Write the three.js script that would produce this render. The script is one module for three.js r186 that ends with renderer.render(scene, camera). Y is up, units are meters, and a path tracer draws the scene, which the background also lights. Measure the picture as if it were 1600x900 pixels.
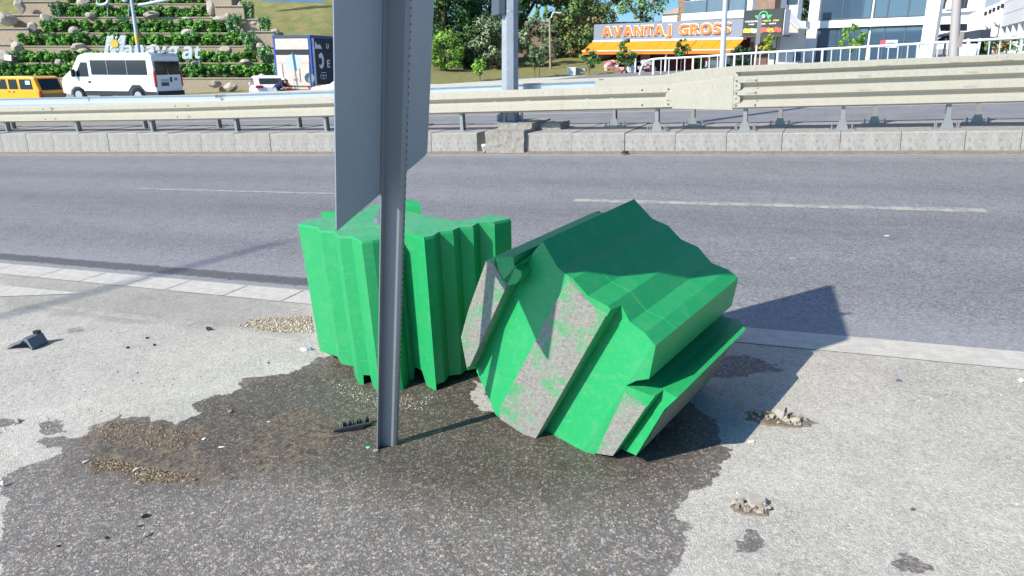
import * as THREE from 'three';
import { Sky } from 'three/addons/objects/Sky.js';
import { RoundedBoxGeometry } from 'three/addons/geometries/RoundedBoxGeometry.js';
import { ConvexGeometry } from 'three/addons/geometries/ConvexGeometry.js';
import { TextGeometry } from 'three/addons/geometries/TextGeometry.js';
import { FontLoader } from 'three/addons/loaders/FontLoader.js';
import { MarchingCubes } from 'three/addons/objects/MarchingCubes.js';
import { mergeGeometries } from 'three/addons/utils/BufferGeometryUtils.js';

// ---------- camera, sky, sun, exposure ----------
const W = 1600, H = 900, FOC = 1150, EYE = 1.45, PITCH = Math.atan((450 - 95) / FOC);
const scene = new THREE.Scene();
const camera = new THREE.PerspectiveCamera(2 * Math.atan(450 / FOC) * 180 / Math.PI, W / H, 0.05, 1500);
camera.position.set(0, EYE, 0); camera.rotation.x = -PITCH;
const renderer = new THREE.WebGLRenderer();
renderer.toneMapping = THREE.LinearToneMapping; renderer.toneMappingExposure = 1.4;
renderer.shadowMap.enabled = true;
const AZ = 37 * Math.PI / 180, EL = 37 * Math.PI / 180;
const toSun = new THREE.Vector3(-Math.cos(AZ) * Math.cos(EL), Math.sin(EL), Math.sin(AZ) * Math.cos(EL));
const sky = new Sky(); sky.name = 'sky'; sky.scale.setScalar(1200); sky.userData.kind = 'structure';
Object.entries({ turbidity: 4, rayleigh: 1.2, mieCoefficient: 0.004 }).forEach(([k, v]) => { sky.material.uniforms[k].value = v; });
sky.material.uniforms.sunPosition.value.copy(toSun); scene.add(sky);
scene.environmentIntensity = 0.19;
const sun = new THREE.DirectionalLight(new THREE.Color(1, 0.93, 0.82), 4.8);
sun.position.copy(toSun).multiplyScalar(60); sun.castShadow = true; sun.shadow.mapSize.set(2048, 2048);
Object.assign(sun.shadow.camera, { left: -40, right: 40, top: 40, bottom: -40, near: 1, far: 160 });
scene.add(sun);

// ---------- geometry of the place: the road plane climbs about 5 % to the right ----------
const V = (x, y, z) => new THREE.Vector3(x, y, z);
const cp = Math.cos(PITCH), sp = Math.sin(PITCH);
function ray(x, y) { const X = (x - 800) / FOC, Y = (450 - y) / FOC; return V(X, Y * cp - sp, -Y * sp - cp); }
const NRM = ray(-1900, 240).cross(ray(800, 95)).normalize(); if (NRM.y < 0) NRM.negate();
const DIR = ray(-1900, 240).normalize();                       // along the road, to the left
const ACR = V().crossVectors(DIR, NRM).normalize();            // across the road, away from the camera
if (ACR.z > 0) ACR.negate();
const CAM = V(0, EYE, 0);
const onH = (x, y, h = 0) => { const r = ray(x, y); return CAM.clone().addScaledVector(r, (h - CAM.dot(NRM)) / r.dot(NRM)); };
const at = (x, y, D) => { const r = ray(x, y); return CAM.clone().addScaledVector(r, D / -r.z); };
const atP = (x, y, p) => { const r = ray(x, y); return CAM.clone().addScaledVector(r, (p - CAM.dot(ACR)) / r.dot(ACR)); };
const R = (a, p, h = 0) => V().addScaledVector(DIR, a).addScaledVector(ACR, p).addScaledVector(NRM, h);
const groundY = (x, z) => -(NRM.x * x + NRM.z * z) / NRM.y;
const onPlane = (x, y, P, n) => { const r = ray(x, y); return CAM.clone().addScaledVector(r, (P.dot(n) - CAM.dot(n)) / r.dot(n)); };
const ROADQ = new THREE.Quaternion().setFromRotationMatrix(new THREE.Matrix4().makeBasis(DIR.clone().negate(), NRM, V().crossVectors(DIR.clone().negate(), NRM)));

// ---------- random numbers and noise ----------
function rng(s) { return () => { s = (s + 0x6d2b79f5) | 0; let t = Math.imul(s ^ (s >>> 15), 1 | s); t = (t + Math.imul(t ^ (t >>> 7), 61 | t)) ^ t; return ((t ^ (t >>> 14)) >>> 0) / 4294967296; }; }
const rnd = rng(11);
const TN = 512, noiseTile = new Float32Array(TN * TN);
{
  const r = rng(5); let amp = 1, tot = 0;
  for (let f = 8; f <= 256; f *= 2, amp *= 0.62) {
    const g = Float32Array.from({ length: f * f }, () => r()); tot += amp;
    for (let y = 0; y < TN; y++) for (let x = 0; x < TN; x++) {
      const u = x * f / TN, v = y * f / TN, i = u | 0, j = v | 0; let a = u - i, b = v - j; a = a * a * (3 - 2 * a); b = b * b * (3 - 2 * b);
      const i1 = (i + 1) % f, j1 = (j + 1) % f;
      noiseTile[y * TN + x] += amp * ((g[j * f + i] * (1 - a) + g[j * f + i1] * a) * (1 - b) + (g[j1 * f + i] * (1 - a) + g[j1 * f + i1] * a) * b);
    }
  }
  for (let i = 0; i < TN * TN; i++) noiseTile[i] = noiseTile[i] / tot;
}
function nz(x, y, s) {                                              // tile of s metres, value about 0.2..0.8
  let u = (x / s) * TN, v = (y / s) * TN; const fu = Math.floor(u), fv = Math.floor(v); u -= fu; v -= fv;
  const i = ((fu % TN) + TN) % TN, j = ((fv % TN) + TN) % TN, i1 = (i + 1) % TN, j1 = (j + 1) % TN;
  return (noiseTile[j * TN + i] * (1 - u) + noiseTile[j * TN + i1] * u) * (1 - v) + (noiseTile[j1 * TN + i] * (1 - u) + noiseTile[j1 * TN + i1] * u) * v;
}
const WT = 1024, WC = 128, stoneVal = new Float32Array(WT * WT), stoneEdge = new Float32Array(WT * WT);  // crushed stones, 8 px each
{
  const r = rng(77), px = new Float32Array(WC * WC), py = px.slice(), pv = px.slice();
  for (let i = 0; i < WC * WC; i++) { px[i] = r(); py[i] = r(); pv[i] = r(); }
  for (let y = 0; y < WT; y++) for (let x = 0; x < WT; x++) {
    const cx = x >> 3, cy = y >> 3; let f1 = 9, f2 = 9, id = 0;
    for (let j = -1; j <= 1; j++) for (let i = -1; i <= 1; i++) {
      const q = ((cy + j + WC) % WC) * WC + ((cx + i + WC) % WC), dx = (cx + i + px[q]) - x / 8, dy = (cy + j + py[q]) - y / 8, dd = dx * dx + dy * dy;
      if (dd < f1) { f2 = f1; f1 = dd; id = q; } else if (dd < f2) f2 = dd;
    }
    stoneVal[y * WT + x] = pv[id]; stoneEdge[y * WT + x] = Math.sqrt(f2) - Math.sqrt(f1);
  }
}
const cl = (v, a = 0, b = 1) => v < a ? a : v > b ? b : v, mix = (a, b, t) => a + (b - a) * t, sst = (a, b, v) => { v = cl((v - a) / (b - a)); return v * v * (3 - 2 * v); };
const enc = (v) => { v = cl(v); return 255 * (v <= 0.0031308 ? v * 12.92 : 1.055 * Math.pow(v, 1 / 2.4) - 0.055); };
function tex(w, h, fn, { srgb = true, rx = 1, ry = 1, wrap = true } = {}) {          // fn(u, v, out) fills linear colour
  const d = new Uint8Array(w * h * 4), o = [0, 0, 0];
  for (let y = 0; y < h; y++) for (let x = 0; x < w; x++) {
    fn((x + 0.5) / w, (y + 0.5) / h, o); const i = (y * w + x) * 4;
    for (let c = 0; c < 3; c++) d[i + c] = srgb ? enc(o[c]) : cl(o[c]) * 255; d[i + 3] = 255;
  }
  const t = new THREE.DataTexture(d, w, h); if (srgb) t.colorSpace = THREE.SRGBColorSpace;
  t.magFilter = THREE.LinearFilter; t.minFilter = THREE.LinearMipmapLinearFilter; t.generateMipmaps = true;
  if (wrap) t.wrapS = t.wrapT = THREE.RepeatWrapping; t.repeat.set(rx, ry); t.needsUpdate = true; return t;
}

// ---------- building helpers ----------
const taken = {};
function numbered(n) { taken[n] = (taken[n] ?? -1) + 1; return taken[n] ? n + '_' + String(taken[n]).padStart(3, '0') : n; }
const shade = (o) => { o.traverse((m) => { if (m.isMesh) { m.castShadow = true; m.receiveShadow = true; } }); return o; };
function thing(name, label, category, pos = V(0, 0, 0), turn = 0, group) {
  const o = new THREE.Group(); o.name = numbered(name); o.position.copy(pos); o.rotation.y = turn; o.userData = { label, category };
  if (group) o.userData.group = group; scene.add(o); return o;
}
function part(name, geo, mat, parent, kind) { const m = new THREE.Mesh(geo, mat); m.name = name; m.castShadow = m.receiveShadow = true; if (kind) m.userData.kind = kind; parent.add(m); return m; }
function struct(name, geo, mat) { const m = part(numbered(name), geo, mat, scene); m.userData.kind = 'structure'; return m; }
function solo(name, label, category, geo, mat, pos, group) { const m = part(numbered(name), geo, mat, scene); if (pos) m.position.copy(pos); m.userData = { label, category }; if (group) m.userData.group = group; return m; }
function roadThing(name, label, category, a, p, h = 0, group) { const t = thing(name, label, category, R(a, p, h), 0, group); t.quaternion.copy(ROADQ); return t; }
const box = (w, h, d, x = 0, y = 0, z = 0) => new THREE.BoxGeometry(w, h, d).translate(x, y, z);
const rbox = (w, h, d, x = 0, y = 0, z = 0, r = 0.02, s = 2) => new RoundedBoxGeometry(w, h, d, s, Math.min(r, w / 2.01, h / 2.01, d / 2.01)).translate(x, y, z);
const cyl = (r0, r1, h, x = 0, y = 0, z = 0, n = 12) => new THREE.CylinderGeometry(r1, r0, h, n).translate(x, y + h / 2, z);
const flat = (g) => { const q = g.index ? g.toNonIndexed() : g; q.computeVertexNormals(); return q; };
const merge = (list) => mergeGeometries(list.map((g) => { const q = g.index ? g.toNonIndexed() : g; for (const k of Object.keys(q.attributes)) if (!['position', 'normal', 'uv', 'color'].includes(k)) q.deleteAttribute(k); if (!q.attributes.uv) q.setAttribute('uv', new THREE.BufferAttribute(new Float32Array(q.attributes.position.count * 2), 2)); return q; }));
function soup(tris) { const g = new THREE.BufferGeometry(); g.setAttribute('position', new THREE.Float32BufferAttribute(tris.flatMap((v) => [v.x, v.y, v.z]), 3)); g.computeVertexNormals(); return boxUV(g); }
function boxUV(g, s = 1) {                                           // uv in metres from the way each face points
  if (g.index) g = g.toNonIndexed(); if (!g.attributes.normal) g.computeVertexNormals();
  const p = g.attributes.position, n = g.attributes.normal, uv = new Float32Array(p.count * 2);
  for (let i = 0; i < p.count; i += 3) {
    const ax = Math.abs(n.getX(i)), ay = Math.abs(n.getY(i)), az = Math.abs(n.getZ(i));
    for (let k = i; k < i + 3; k++) { uv[2 * k] = (ax > ay && ax > az ? p.getZ(k) : p.getX(k)) * s; uv[2 * k + 1] = (ay >= ax && ay >= az ? p.getZ(k) : p.getY(k)) * s; }
  }
  g.setAttribute('uv', new THREE.BufferAttribute(uv, 2)); return g;
}
function bar(A, B, w, d = w) {                                       // a square bar between two points
  const L = A.distanceTo(B), g = new THREE.BoxGeometry(w, L, d), q = new THREE.Quaternion().setFromUnitVectors(V(0, 1, 0), B.clone().sub(A).normalize());
  return g.applyQuaternion(q).translate((A.x + B.x) / 2, (A.y + B.y) / 2, (A.z + B.z) / 2);
}
const tube = (pts, r, n = 24, k = 7) => new THREE.TubeGeometry(new THREE.CatmullRomCurve3(pts), n, r, k);
function prism(pts, z0, z1, bevel = 0) {                             // [x, y] outline pushed from z0 to z1
  const s = new THREE.Shape(pts.map(([x, y]) => new THREE.Vector2(x, y)));
  return new THREE.ExtrudeGeometry(s, { depth: z1 - z0 - 2 * bevel, bevelEnabled: bevel > 0, bevelSize: bevel, bevelThickness: bevel, bevelSegments: 2, bevelOffset: -bevel, curveSegments: 8 }).translate(0, 0, z0 + bevel);
}
const C = (hex) => new THREE.Color(hex);
const M = (color, rough = 0.8, metal = 0, more = {}) => new THREE.MeshStandardMaterial({ color: typeof color === 'object' ? color : C(color), roughness: rough, metalness: metal, ...more });
const lin = (r, g, b) => new THREE.Color().setRGB(r, g, b);
const grime = tex(256, 256, (u, v, o) => { const a = nz(u, v, 1), b = nz(u * 5 + 0.3, v * 5, 1), k = 0.78 + 0.34 * a - 0.2 * sst(0.55, 0.75, b); o[0] = o[1] = o[2] = k * 0.85; });
const smoothMap = tex(256, 256, (u, v, o) => { o[0] = o[1] = o[2] = 0.8 + 0.1 * (nz(u, v, 1) - 0.5) + 0.06 * (nz(u * 3, v * 17, 1) - 0.5); });
const grainBump = tex(512, 512, (u, v, o) => { o[0] = o[1] = o[2] = 0.5 * nz(u * 2, v * 2, 1) + 0.5 * nz(u * 9 + 0.4, v * 9, 1); }, { srgb: false });
// ---------- the ground: paved gore in front, three-lane road, median, far carriageway ----------
const GX0 = -4.8, GX1 = 3.6, GZ0 = -6.7, GZ1 = -1.2, GM = (GX0 + GX1) / 2, MW = 1680, MH = 1100;
const poly = (list) => list.map(([x, y]) => { const P = onH(x, y); return [(P.x - GX0) / (GX1 - GX0) * MW, (P.z - GZ0) / (GZ1 - GZ0) * MH]; });
function maskOf(draws) {
  const c = document.createElement('canvas'); c.width = MW; c.height = MH; const g = c.getContext('2d'); g.fillStyle = '#000'; g.fillRect(0, 0, MW, MH); g.globalCompositeOperation = 'source-over';
  for (const [list, v, blur] of draws) { g.filter = 'none'; g.fillStyle = v < 0 ? '#000' : `rgba(255,255,255,${v})`; g.beginPath(); poly(list).forEach(([x, y], i) => i ? g.lineTo(x, y) : g.moveTo(x, y)); g.closePath(); g.fill(); }
  const d = g.getImageData(0, 0, MW, MH).data, m = new Float32Array(MW * MH); for (let i = 0; i < m.length; i++) m[i] = d[4 * i] / 255; return m;
}
function soften(m, r) {                                              // box blur twice
  for (let k = 0; k < 2; k++) for (const [w, h, sx, sy] of [[MW, MH, 1, MW], [MH, MW, MW, 1]]) for (let y = 0; y < h; y++) {
    let s = 0; const line = new Float32Array(w); for (let x = -r; x < w; x++) { if (x + r < w) s += m[(x + r) * sx + y * sy]; if (x - r - 1 >= 0) s -= m[(x - r - 1) * sx + y * sy]; if (x >= 0) line[x] = s / (2 * r + 1); }
    for (let x = 0; x < w; x++) m[x * sx + y * sy] = line[x];
  }
  return m;
}
const ell = (x, y, rx, ry, k = 14) => Array.from({ length: k }, (_, i) => [x + rx * Math.cos(i / k * 6.283), y + ry * Math.sin(i / k * 6.283)]);
const wetMask = maskOf([
  [[[500, 560], [462, 578], [440, 586], [372, 590], [377, 606], [330, 622], [305, 632], [316, 646], [272, 660], [225, 656], [180, 650], [166, 668], [122, 688], [95, 706], [60, 716], [0, 740], [0, 960], [1018, 960], [1030, 898], [1062, 850], [1068, 800], [1078, 770], [1114, 762], [1113, 726], [1128, 700], [1120, 660], [1000, 560], [700, 560]], 1],
  [[[742, 626], [748, 598], [760, 604], [782, 650], [752, 640]], -1], [ell(80, 668, 26, 10), 0.8], [ell(18, 660, 20, 8), 0.7], [ell(100, 690, 50, 9), 0.9],
  [ell(1170, 850, 32, 22), 0.75], [ell(1440, 885, 36, 9), 0.7], [ell(1150, 574, 66, 16), 1], [ell(1175, 507, 40, 6), 0.9], [ell(120, 516, 14, 5), 0.55], [ell(1290, 622, 14, 5), 0.3], [ell(1545, 690, 18, 5), 0.3]]);
const soakMask = soften(maskOf([[[[500, 560], [372, 590], [305, 632], [180, 650], [120, 690], [110, 720], [200, 760], [430, 740], [560, 760], [700, 800], [1060, 770], [1120, 690], [1100, 640], [760, 560]], 1]]), 26);
const mudMask = soften(maskOf([[[[175, 652], [260, 664], [330, 668], [300, 700], [350, 730], [420, 742], [300, 752], [210, 742], [150, 720], [118, 700], [140, 676]], 1], [[[390, 650], [470, 640], [520, 660], [500, 720], [420, 740], [380, 700]], 1]]), 8);
const fadeMask = soften(maskOf([[[[0, 480], [150, 498], [370, 518], [480, 530], [480, 432], [0, 400]], 1]]), 5);   // older, darker lane of asphalt beside the edge line
const crackMask = maskOf([[[[60, 475], [200, 490], [370, 512], [385, 521], [200, 497], [60, 479]], 0.8], [[[0, 430], [900, 520], [1600, 590], [1600, 593], [900, 523], [0, 433]], 0.3], [[[1085, 592], [1480, 610], [1480, 612], [1085, 595]], 0.5]]);
function mk(m, x, z) { const u = (x - GX0) / (GX1 - GX0) * MW - 0.5, v = (z - GZ0) / (GZ1 - GZ0) * MH - 0.5, i = cl(u | 0, 0, MW - 2), j = cl(v | 0, 0, MH - 2), a = cl(u - i), b = cl(v - j), q = j * MW + i; return (m[q] * (1 - a) + m[q + 1] * a) * (1 - b) + (m[q + MW] * (1 - a) + m[q + MW + 1] * a) * b; }
const stoneAt = (x, z, s) => { const i = ((Math.floor(x / s) % WT) + WT) % WT, j = ((Math.floor(z / s) % WT) + WT) % WT; return j * WT + i; };
function gorePix(x, z, o) {
  const w1 = nz(x, z, 1.3) - 0.5, w2 = nz(x + 7, z + 3, 1.3) - 0.5, X = x + 0.16 * w1 + 0.03 * (nz(x, z, 0.25) - 0.5), Z = z + 0.16 * w2 + 0.03 * (nz(x + 2, z, 0.25) - 0.5);
  const big = nz(x, z, 6) - 0.5, mid = nz(x + 1, z + 5, 1.7) - 0.5, fine = nz(x, z, 0.31) - 0.5, tiny = nz(x + 3, z, 0.11) - 0.5;
  const q = stoneAt(x, z, 0.00105), q2 = stoneAt(z + 0.37 * x, x - 0.37 * z, 0.0019), sv = stoneVal[q], se = stoneEdge[q], sv2 = stoneVal[q2];
  const wet = sst(0.3, 0.68, mk(wetMask, X, Z)), soak = mk(soakMask, X, Z), mud = sst(0.3, 0.62, mk(mudMask, X, Z) + 0.35 * (nz(x, z, 0.5) - 0.5)), fade = mk(fadeMask, X, Z), crack = mk(crackMask, x + 0.03 * w1, z + 0.03 * w2);
  // dry: pale worn asphalt with darker gaps between the chips
  let k = 0.43 + 0.14 * big + 0.11 * mid + 0.09 * fine + 0.08 * tiny + 0.13 * (sv - 0.5) + 0.07 * (sv2 - 0.5) - 0.13 * (1 - sst(0.02, 0.22, se)) * (0.6 + sv2);
  k *= mix(1, 0.78, fade); k = mix(k, 0.46, 0.5 * crack * sst(0.35, 0.6, nz(x, z, 0.4)));
  let r = k * 1.04, g = k * 0.98, b = k * 0.85;
  if (wet > 0) {
    const chip = 0.03 + 0.21 * sv * sv * sv * (0.5 + 0.8 * sv2) * sst(0.04, 0.25, se);
    let wk = mix(k * 0.34, chip + 0.03 + 0.07 * fine, 0.85); wk = mix(wk * 1.5 + 0.025, wk * 0.85, soak);
    const wr = wk * (1.05 + 0.12 * sv2 + 0.07 * soak), wg = wk * (0.99 - 0.01 * soak), wb = wk * (0.87 - 0.12 * sv2 + 0.12 * sv - 0.1 * soak);
    r = mix(r, wr, wet); g = mix(g, wg, wet); b = mix(b, wb, wet);
  }
  if (mud > 0) { const mm = mud * (0.35 + 0.75 * sst(0.35, 0.62, nz(x, z, 0.37))), mk2 = 0.085 + 0.14 * fine + 0.16 * tiny + 0.07 * (sv2 - 0.4) + 0.05 * (sv - 0.5); r = mix(r, mk2 * 1.3, 0.8 * mm); g = mix(g, mk2 * 1.0, 0.8 * mm); b = mix(b, mk2 * 0.68, 0.8 * mm); }
  o[0] = Math.max(r, 0.015); o[1] = Math.max(g, 0.015); o[2] = Math.max(b, 0.015); o[3] = wet * (1 - mud * 0.7); o[4] = soak;
}
const stoneBump = (() => { const d = new Uint8Array(WT * WT * 4); for (let i = 0; i < WT * WT; i++) { const x = i % WT, y = (i / WT) | 0, v = cl(0.25 + 0.5 * sst(0, 0.3, stoneEdge[i]) * (0.35 + 0.65 * stoneVal[i]) + 0.35 * (nz(x / WT, y / WT, 1) - 0.5)) * 255; d[4 * i] = d[4 * i + 1] = d[4 * i + 2] = v; d[4 * i + 3] = 255; } const t = new THREE.DataTexture(d, WT, WT); t.magFilter = THREE.LinearFilter; t.wrapS = t.wrapT = THREE.RepeatWrapping; t.needsUpdate = true; return t; })();
const again = (t, rx, ry) => { const c = t.clone(); c.repeat.set(rx, ry); c.needsUpdate = true; return c; };
const PEDGE = 3.93;                                                   // the gore ends where the road's own asphalt begins
function sheet(pts, uvOf, h = 0) {                                    // flat polygon on the road plane, pts as world points
  const c = new THREE.Vector2(), tri = THREE.ShapeUtils.triangulateShape(pts.map((p) => new THREE.Vector2(p.x, -p.z)), []);
  const g = new THREE.BufferGeometry(), pos = [], uv = [];
  for (const t of tri) for (const i of t) { const P = pts[i].clone().addScaledVector(NRM, h); pos.push(P.x, P.y, P.z); const q = uvOf(pts[i]); uv.push(q[0], q[1]); }
  g.setAttribute('position', new THREE.Float32BufferAttribute(pos, 3)); g.setAttribute('uv', new THREE.Float32BufferAttribute(uv, 2)); g.computeVertexNormals();
  if (g.attributes.normal.getY(0) < 0) { const p = g.attributes.position.array, u = g.attributes.uv.array; for (let i = 0; i < pos.length / 9; i++) { for (let c2 = 0; c2 < 3; c2++) [p[9 * i + 3 + c2], p[9 * i + 6 + c2]] = [p[9 * i + 6 + c2], p[9 * i + 3 + c2]]; for (let c2 = 0; c2 < 2; c2++) [u[6 * i + 2 + c2], u[6 * i + 4 + c2]] = [u[6 * i + 4 + c2], u[6 * i + 2 + c2]]; } g.computeVertexNormals(); }
  return g;
}
const onXZ = (x, z) => V(x, groundY(x, z), z);
const zAtP = (x, p) => { const A = onXZ(x, 0), B = onXZ(x, -1), pa = A.dot(ACR), pb = B.dot(ACR); return -(p - pa) / (pb - pa); };
const pavement = new THREE.Group(); pavement.name = 'pavement'; pavement.userData.kind = 'structure'; scene.add(pavement);
for (const [x0, x1] of [[GX0, GM], [GM, GX1]]) {
  const o = [0, 0, 0, 0, 0], RZ = 640, rd = new Uint8Array(RZ * RZ * 4);
  const map = tex(2048, 2048, (u, v, out) => { gorePix(x0 + u * (x1 - x0), GZ0 + v * (GZ1 - GZ0), o); out[0] = o[0]; out[1] = o[1]; out[2] = o[2]; }, { wrap: false });
  for (let j = 0; j < RZ; j++) for (let i = 0; i < RZ; i++) { const x = x0 + (i + 0.5) / RZ * (x1 - x0), z = GZ0 + (j + 0.5) / RZ * (GZ1 - GZ0); gorePix(x, z, o); const v = cl(0.95 - o[3] * (0.3 + 0.22 * o[4] * nz(x, z, 0.7))) * 255, k = (j * RZ + i) * 4; rd[k] = rd[k + 1] = rd[k + 2] = v; rd[k + 3] = 255; }
  const rmap = new THREE.DataTexture(rd, RZ, RZ); rmap.magFilter = THREE.LinearFilter; rmap.needsUpdate = true;
  const m = new THREE.MeshStandardMaterial({ map, roughnessMap: rmap, roughness: 1, bumpMap: again(stoneBump, (x1 - x0) / 1.28, (GZ1 - GZ0) / 1.28), bumpScale: 0.0035 });
  const z0 = Math.max(GZ0, zAtP(x0, PEDGE)), z1 = Math.max(GZ0, zAtP(x1, PEDGE)), pts = [onXZ(x0, GZ1), onXZ(x1, GZ1), onXZ(x1, z1)];
  if (zAtP(x0, PEDGE) < GZ0) { const d0 = DIR, t = (GZ0 - R(0, PEDGE).z) / d0.z; pts.push(onXZ(R(t, PEDGE).x, GZ0), onXZ(x0, GZ0)); } else pts.push(onXZ(x0, z0));
  part('asphalt_surface', sheet(pts, (p) => [(p.x - x0) / (x1 - x0), (p.z - GZ0) / (GZ1 - GZ0)]), m, pavement);
}
const plainAsphalt = new THREE.MeshStandardMaterial({ map: tex(512, 512, (u, v, o) => { const k = 0.3 + 0.2 * (nz(u, v, 1) - 0.5) + 0.14 * (nz(u * 7, v * 7, 1) - 0.5); o[0] = k; o[1] = k * 0.985; o[2] = k * 0.95; }), roughness: 0.95, bumpMap: again(stoneBump, 2, 2), bumpScale: 0.003 });
const uvm = (s) => (p) => [p.x / s, p.z / s];
part('asphalt_surface', merge([                                       // the rest of the gore, out of the frame
  sheet([onXZ(GX0, GZ1), onXZ(GX1, GZ1), onXZ(GX1, 40), onXZ(GX0, 40)], uvm(3)), sheet([onXZ(GX1, zAtP(GX1, PEDGE)), onXZ(40, zAtP(40, PEDGE)), onXZ(40, 40), onXZ(GX1, 40)], uvm(3)),
  sheet([onXZ(-40, zAtP(-40, PEDGE)), R((GZ0 - R(0, PEDGE).z) / DIR.z, PEDGE), onXZ(GX0, GZ0), onXZ(GX0, 40), onXZ(-40, 40)], uvm(3))]), plainAsphalt, pavement);
// the road
function roadPix(a, p, o) {
  const q = stoneAt(a, p, 0.00125), q2 = stoneAt(p * 0.9 + a * 0.4, a * 0.9 - p * 0.4, 0.0016), sv = stoneVal[q], sv2 = stoneVal[q2];
  const big = nz(a * 0.25, p, 4) - 0.5, mid = nz(a * 0.6, p, 1.1) - 0.5, fine = nz(a, p, 0.3) - 0.5;
  let k = 0.205 + 0.05 * big + 0.05 * mid + 0.05 * fine + 0.13 * (sv - 0.5) + 0.08 * (sv2 - 0.5);
  const rub = 0.55 * Math.exp(-((p - 6.6 - 0.2 * big) ** 2) / 0.35) + 0.35 * Math.exp(-((p - 5.0) ** 2) / 0.14) + 0.4 * Math.exp(-((p - 8.5) ** 2) / 0.2) + 0.3 * Math.exp(-((p - 10.2) ** 2) / 0.2);  // tyre rubber in the wheel tracks
  k *= 1 - 0.42 * rub * (0.7 + 0.9 * (nz(a * 0.1, p, 1.5) - 0.3));
  const dust = sst(4.6, 3.95, p + 0.25 * mid) * 0.6 + sst(10.6, 11.1, p + 0.3 * mid) * 0.8;
  k = mix(k, 0.3, dust * (0.5 + 0.8 * (nz(a, p, 0.5) - 0.2)));
  const seam = sst(0.02, -0.02, Math.abs(p - 4.09 + 0.05 * fine + 0.03 * mid) - 0.085) * sst(1.6, 2.2, a);   // open joint of fresh black asphalt
  k = mix(k, 0.085 + 0.05 * (sv - 0.3), seam);
  o[0] = k * 0.98; o[1] = k * 0.99; o[2] = k * 1.03;
}
const road = new THREE.Group(); road.name = 'road'; road.userData.kind = 'structure'; scene.add(road);
for (const [a0, a1] of [[-4, 4], [4, 12], [12, 24]]) {
  const map = tex(2048, 1536, (u, v, o) => roadPix(mix(a0, a1, u), mix(PEDGE, 11.16, v), o), { wrap: false });
  const m = new THREE.MeshStandardMaterial({ map, roughness: 0.86, bumpMap: again(stoneBump, (a1 - a0) / 1.28, 7.2 / 1.28), bumpScale: 0.003 });
  part('lane_surface', sheet([R(a0, PEDGE), R(a1, PEDGE), R(a1, 11.16), R(a0, 11.16)], (P) => [(P.dot(DIR) - a0) / (a1 - a0), (P.dot(ACR) - PEDGE) / (11.16 - PEDGE)]), m, road);
}
const roadPlain = new THREE.MeshStandardMaterial({ map: tex(512, 512, (u, v, o) => { const k = 0.2 + 0.1 * (nz(u, v, 1) - 0.5) + 0.12 * (nz(u * 11, v * 11, 1) - 0.5); o[0] = k * 0.98; o[1] = k * 0.99; o[2] = k * 1.03; }), roughness: 0.88 });
const uvr = (s) => (P) => [P.dot(DIR) / s, P.dot(ACR) / s];
part('lane_surface', merge([sheet([R(-60, PEDGE), R(-4, PEDGE), R(-4, 11.16), R(-60, 11.16)], uvr(4)), sheet([R(24, PEDGE), R(90, PEDGE), R(90, 11.16), R(24, 11.16)], uvr(4))]), roadPlain, road);
struct('far_carriageway', sheet([R(-60, 12.9), R(90, 12.9), R(90, 20.3), R(-60, 20.3)], uvr(4)), roadPlain);
const slab = (a0, a1, p0, p1) => sheet([R(a0, p0), R(a1, p0), R(a1, p1), R(a0, p1)], uvm(5), -0.05);
struct('ground', merge([slab(-250, 16, 12.9, 320), slab(16, 300, 12.9, 22.6), slab(16, 300, 46, 320)]), plainAsphalt);
{ const lo = [R(16, 22.6), R(120, 22.6), R(120, 46), R(16, 46)].map((p) => V(p.x, -1.15, p.z)), g = new THREE.BufferGeometry(); g.setAttribute('position', new THREE.Float32BufferAttribute([0, 1, 2, 0, 2, 3].flatMap((i) => [lo[i].x, lo[i].y, lo[i].z]), 3)); g.setAttribute('uv', new THREE.Float32BufferAttribute([0, 1, 2, 0, 2, 3].flatMap((i) => uvr(4)(lo[i])), 2)); g.computeVertexNormals(); if (g.attributes.normal.getY(0) < 0) g.scale(1, 1, 1), g.setIndex([0, 2, 1, 3, 5, 4]), g.computeVertexNormals(); struct('side_road', g, roadPlain); }   // runs level, half a metre under the highway here
// painted lines: worn thermoplastic with chipped edges
const paintA = tex(1024, 128, (u, v, o) => { const a = nz(u * 6, v, 1), b = nz(u * 30, v * 5 + 0.4, 1), e = Math.min(v, 1 - v); o[0] = o[1] = o[2] = sst(0.3, 0.42, a * 0.5 + b * 0.5 + 1.6 * e) ; }, { srgb: false });
const paintThin = tex(1024, 128, (u, v, o) => { const a = nz(u * 4, v * 0.5, 1), b = nz(u * 40, v * 6 + 0.4, 1), e = Math.min(v, 1 - v); o[0] = o[1] = o[2] = 0.75 * sst(0.4, 0.62, a * 0.5 + b * 0.5 + 0.25 * e); }, { srgb: false });
const paintMap = tex(1024, 128, (u, v, o) => { const k = 0.47 + 0.22 * (nz(u * 8, v, 1) - 0.5) + 0.2 * (nz(u * 40, v * 5, 1) - 0.5); o[0] = k * 1.03; o[1] = k * 0.98; o[2] = k * 0.86; });
const paint = new THREE.MeshStandardMaterial({ map: paintMap, alphaMap: paintA, transparent: true, roughness: 0.75, bumpMap: again(stoneBump, 5, 0.3), bumpScale: 0.002 });
const paintWorn = new THREE.MeshStandardMaterial({ map: paintMap, alphaMap: paintThin, transparent: true, roughness: 0.8 });
const strip = (a0, a1, p0, p1, h = 0.004, tile = 4) => sheet([R(a0, p0), R(a1, p0), R(a1, p1), R(a0, p1)], (P) => [(P.dot(DIR)) / tile, (P.dot(ACR) - p0) / (p1 - p0)], h);
function mark(name, geo, m) { const o = struct(name, geo, m); return o; }
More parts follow.
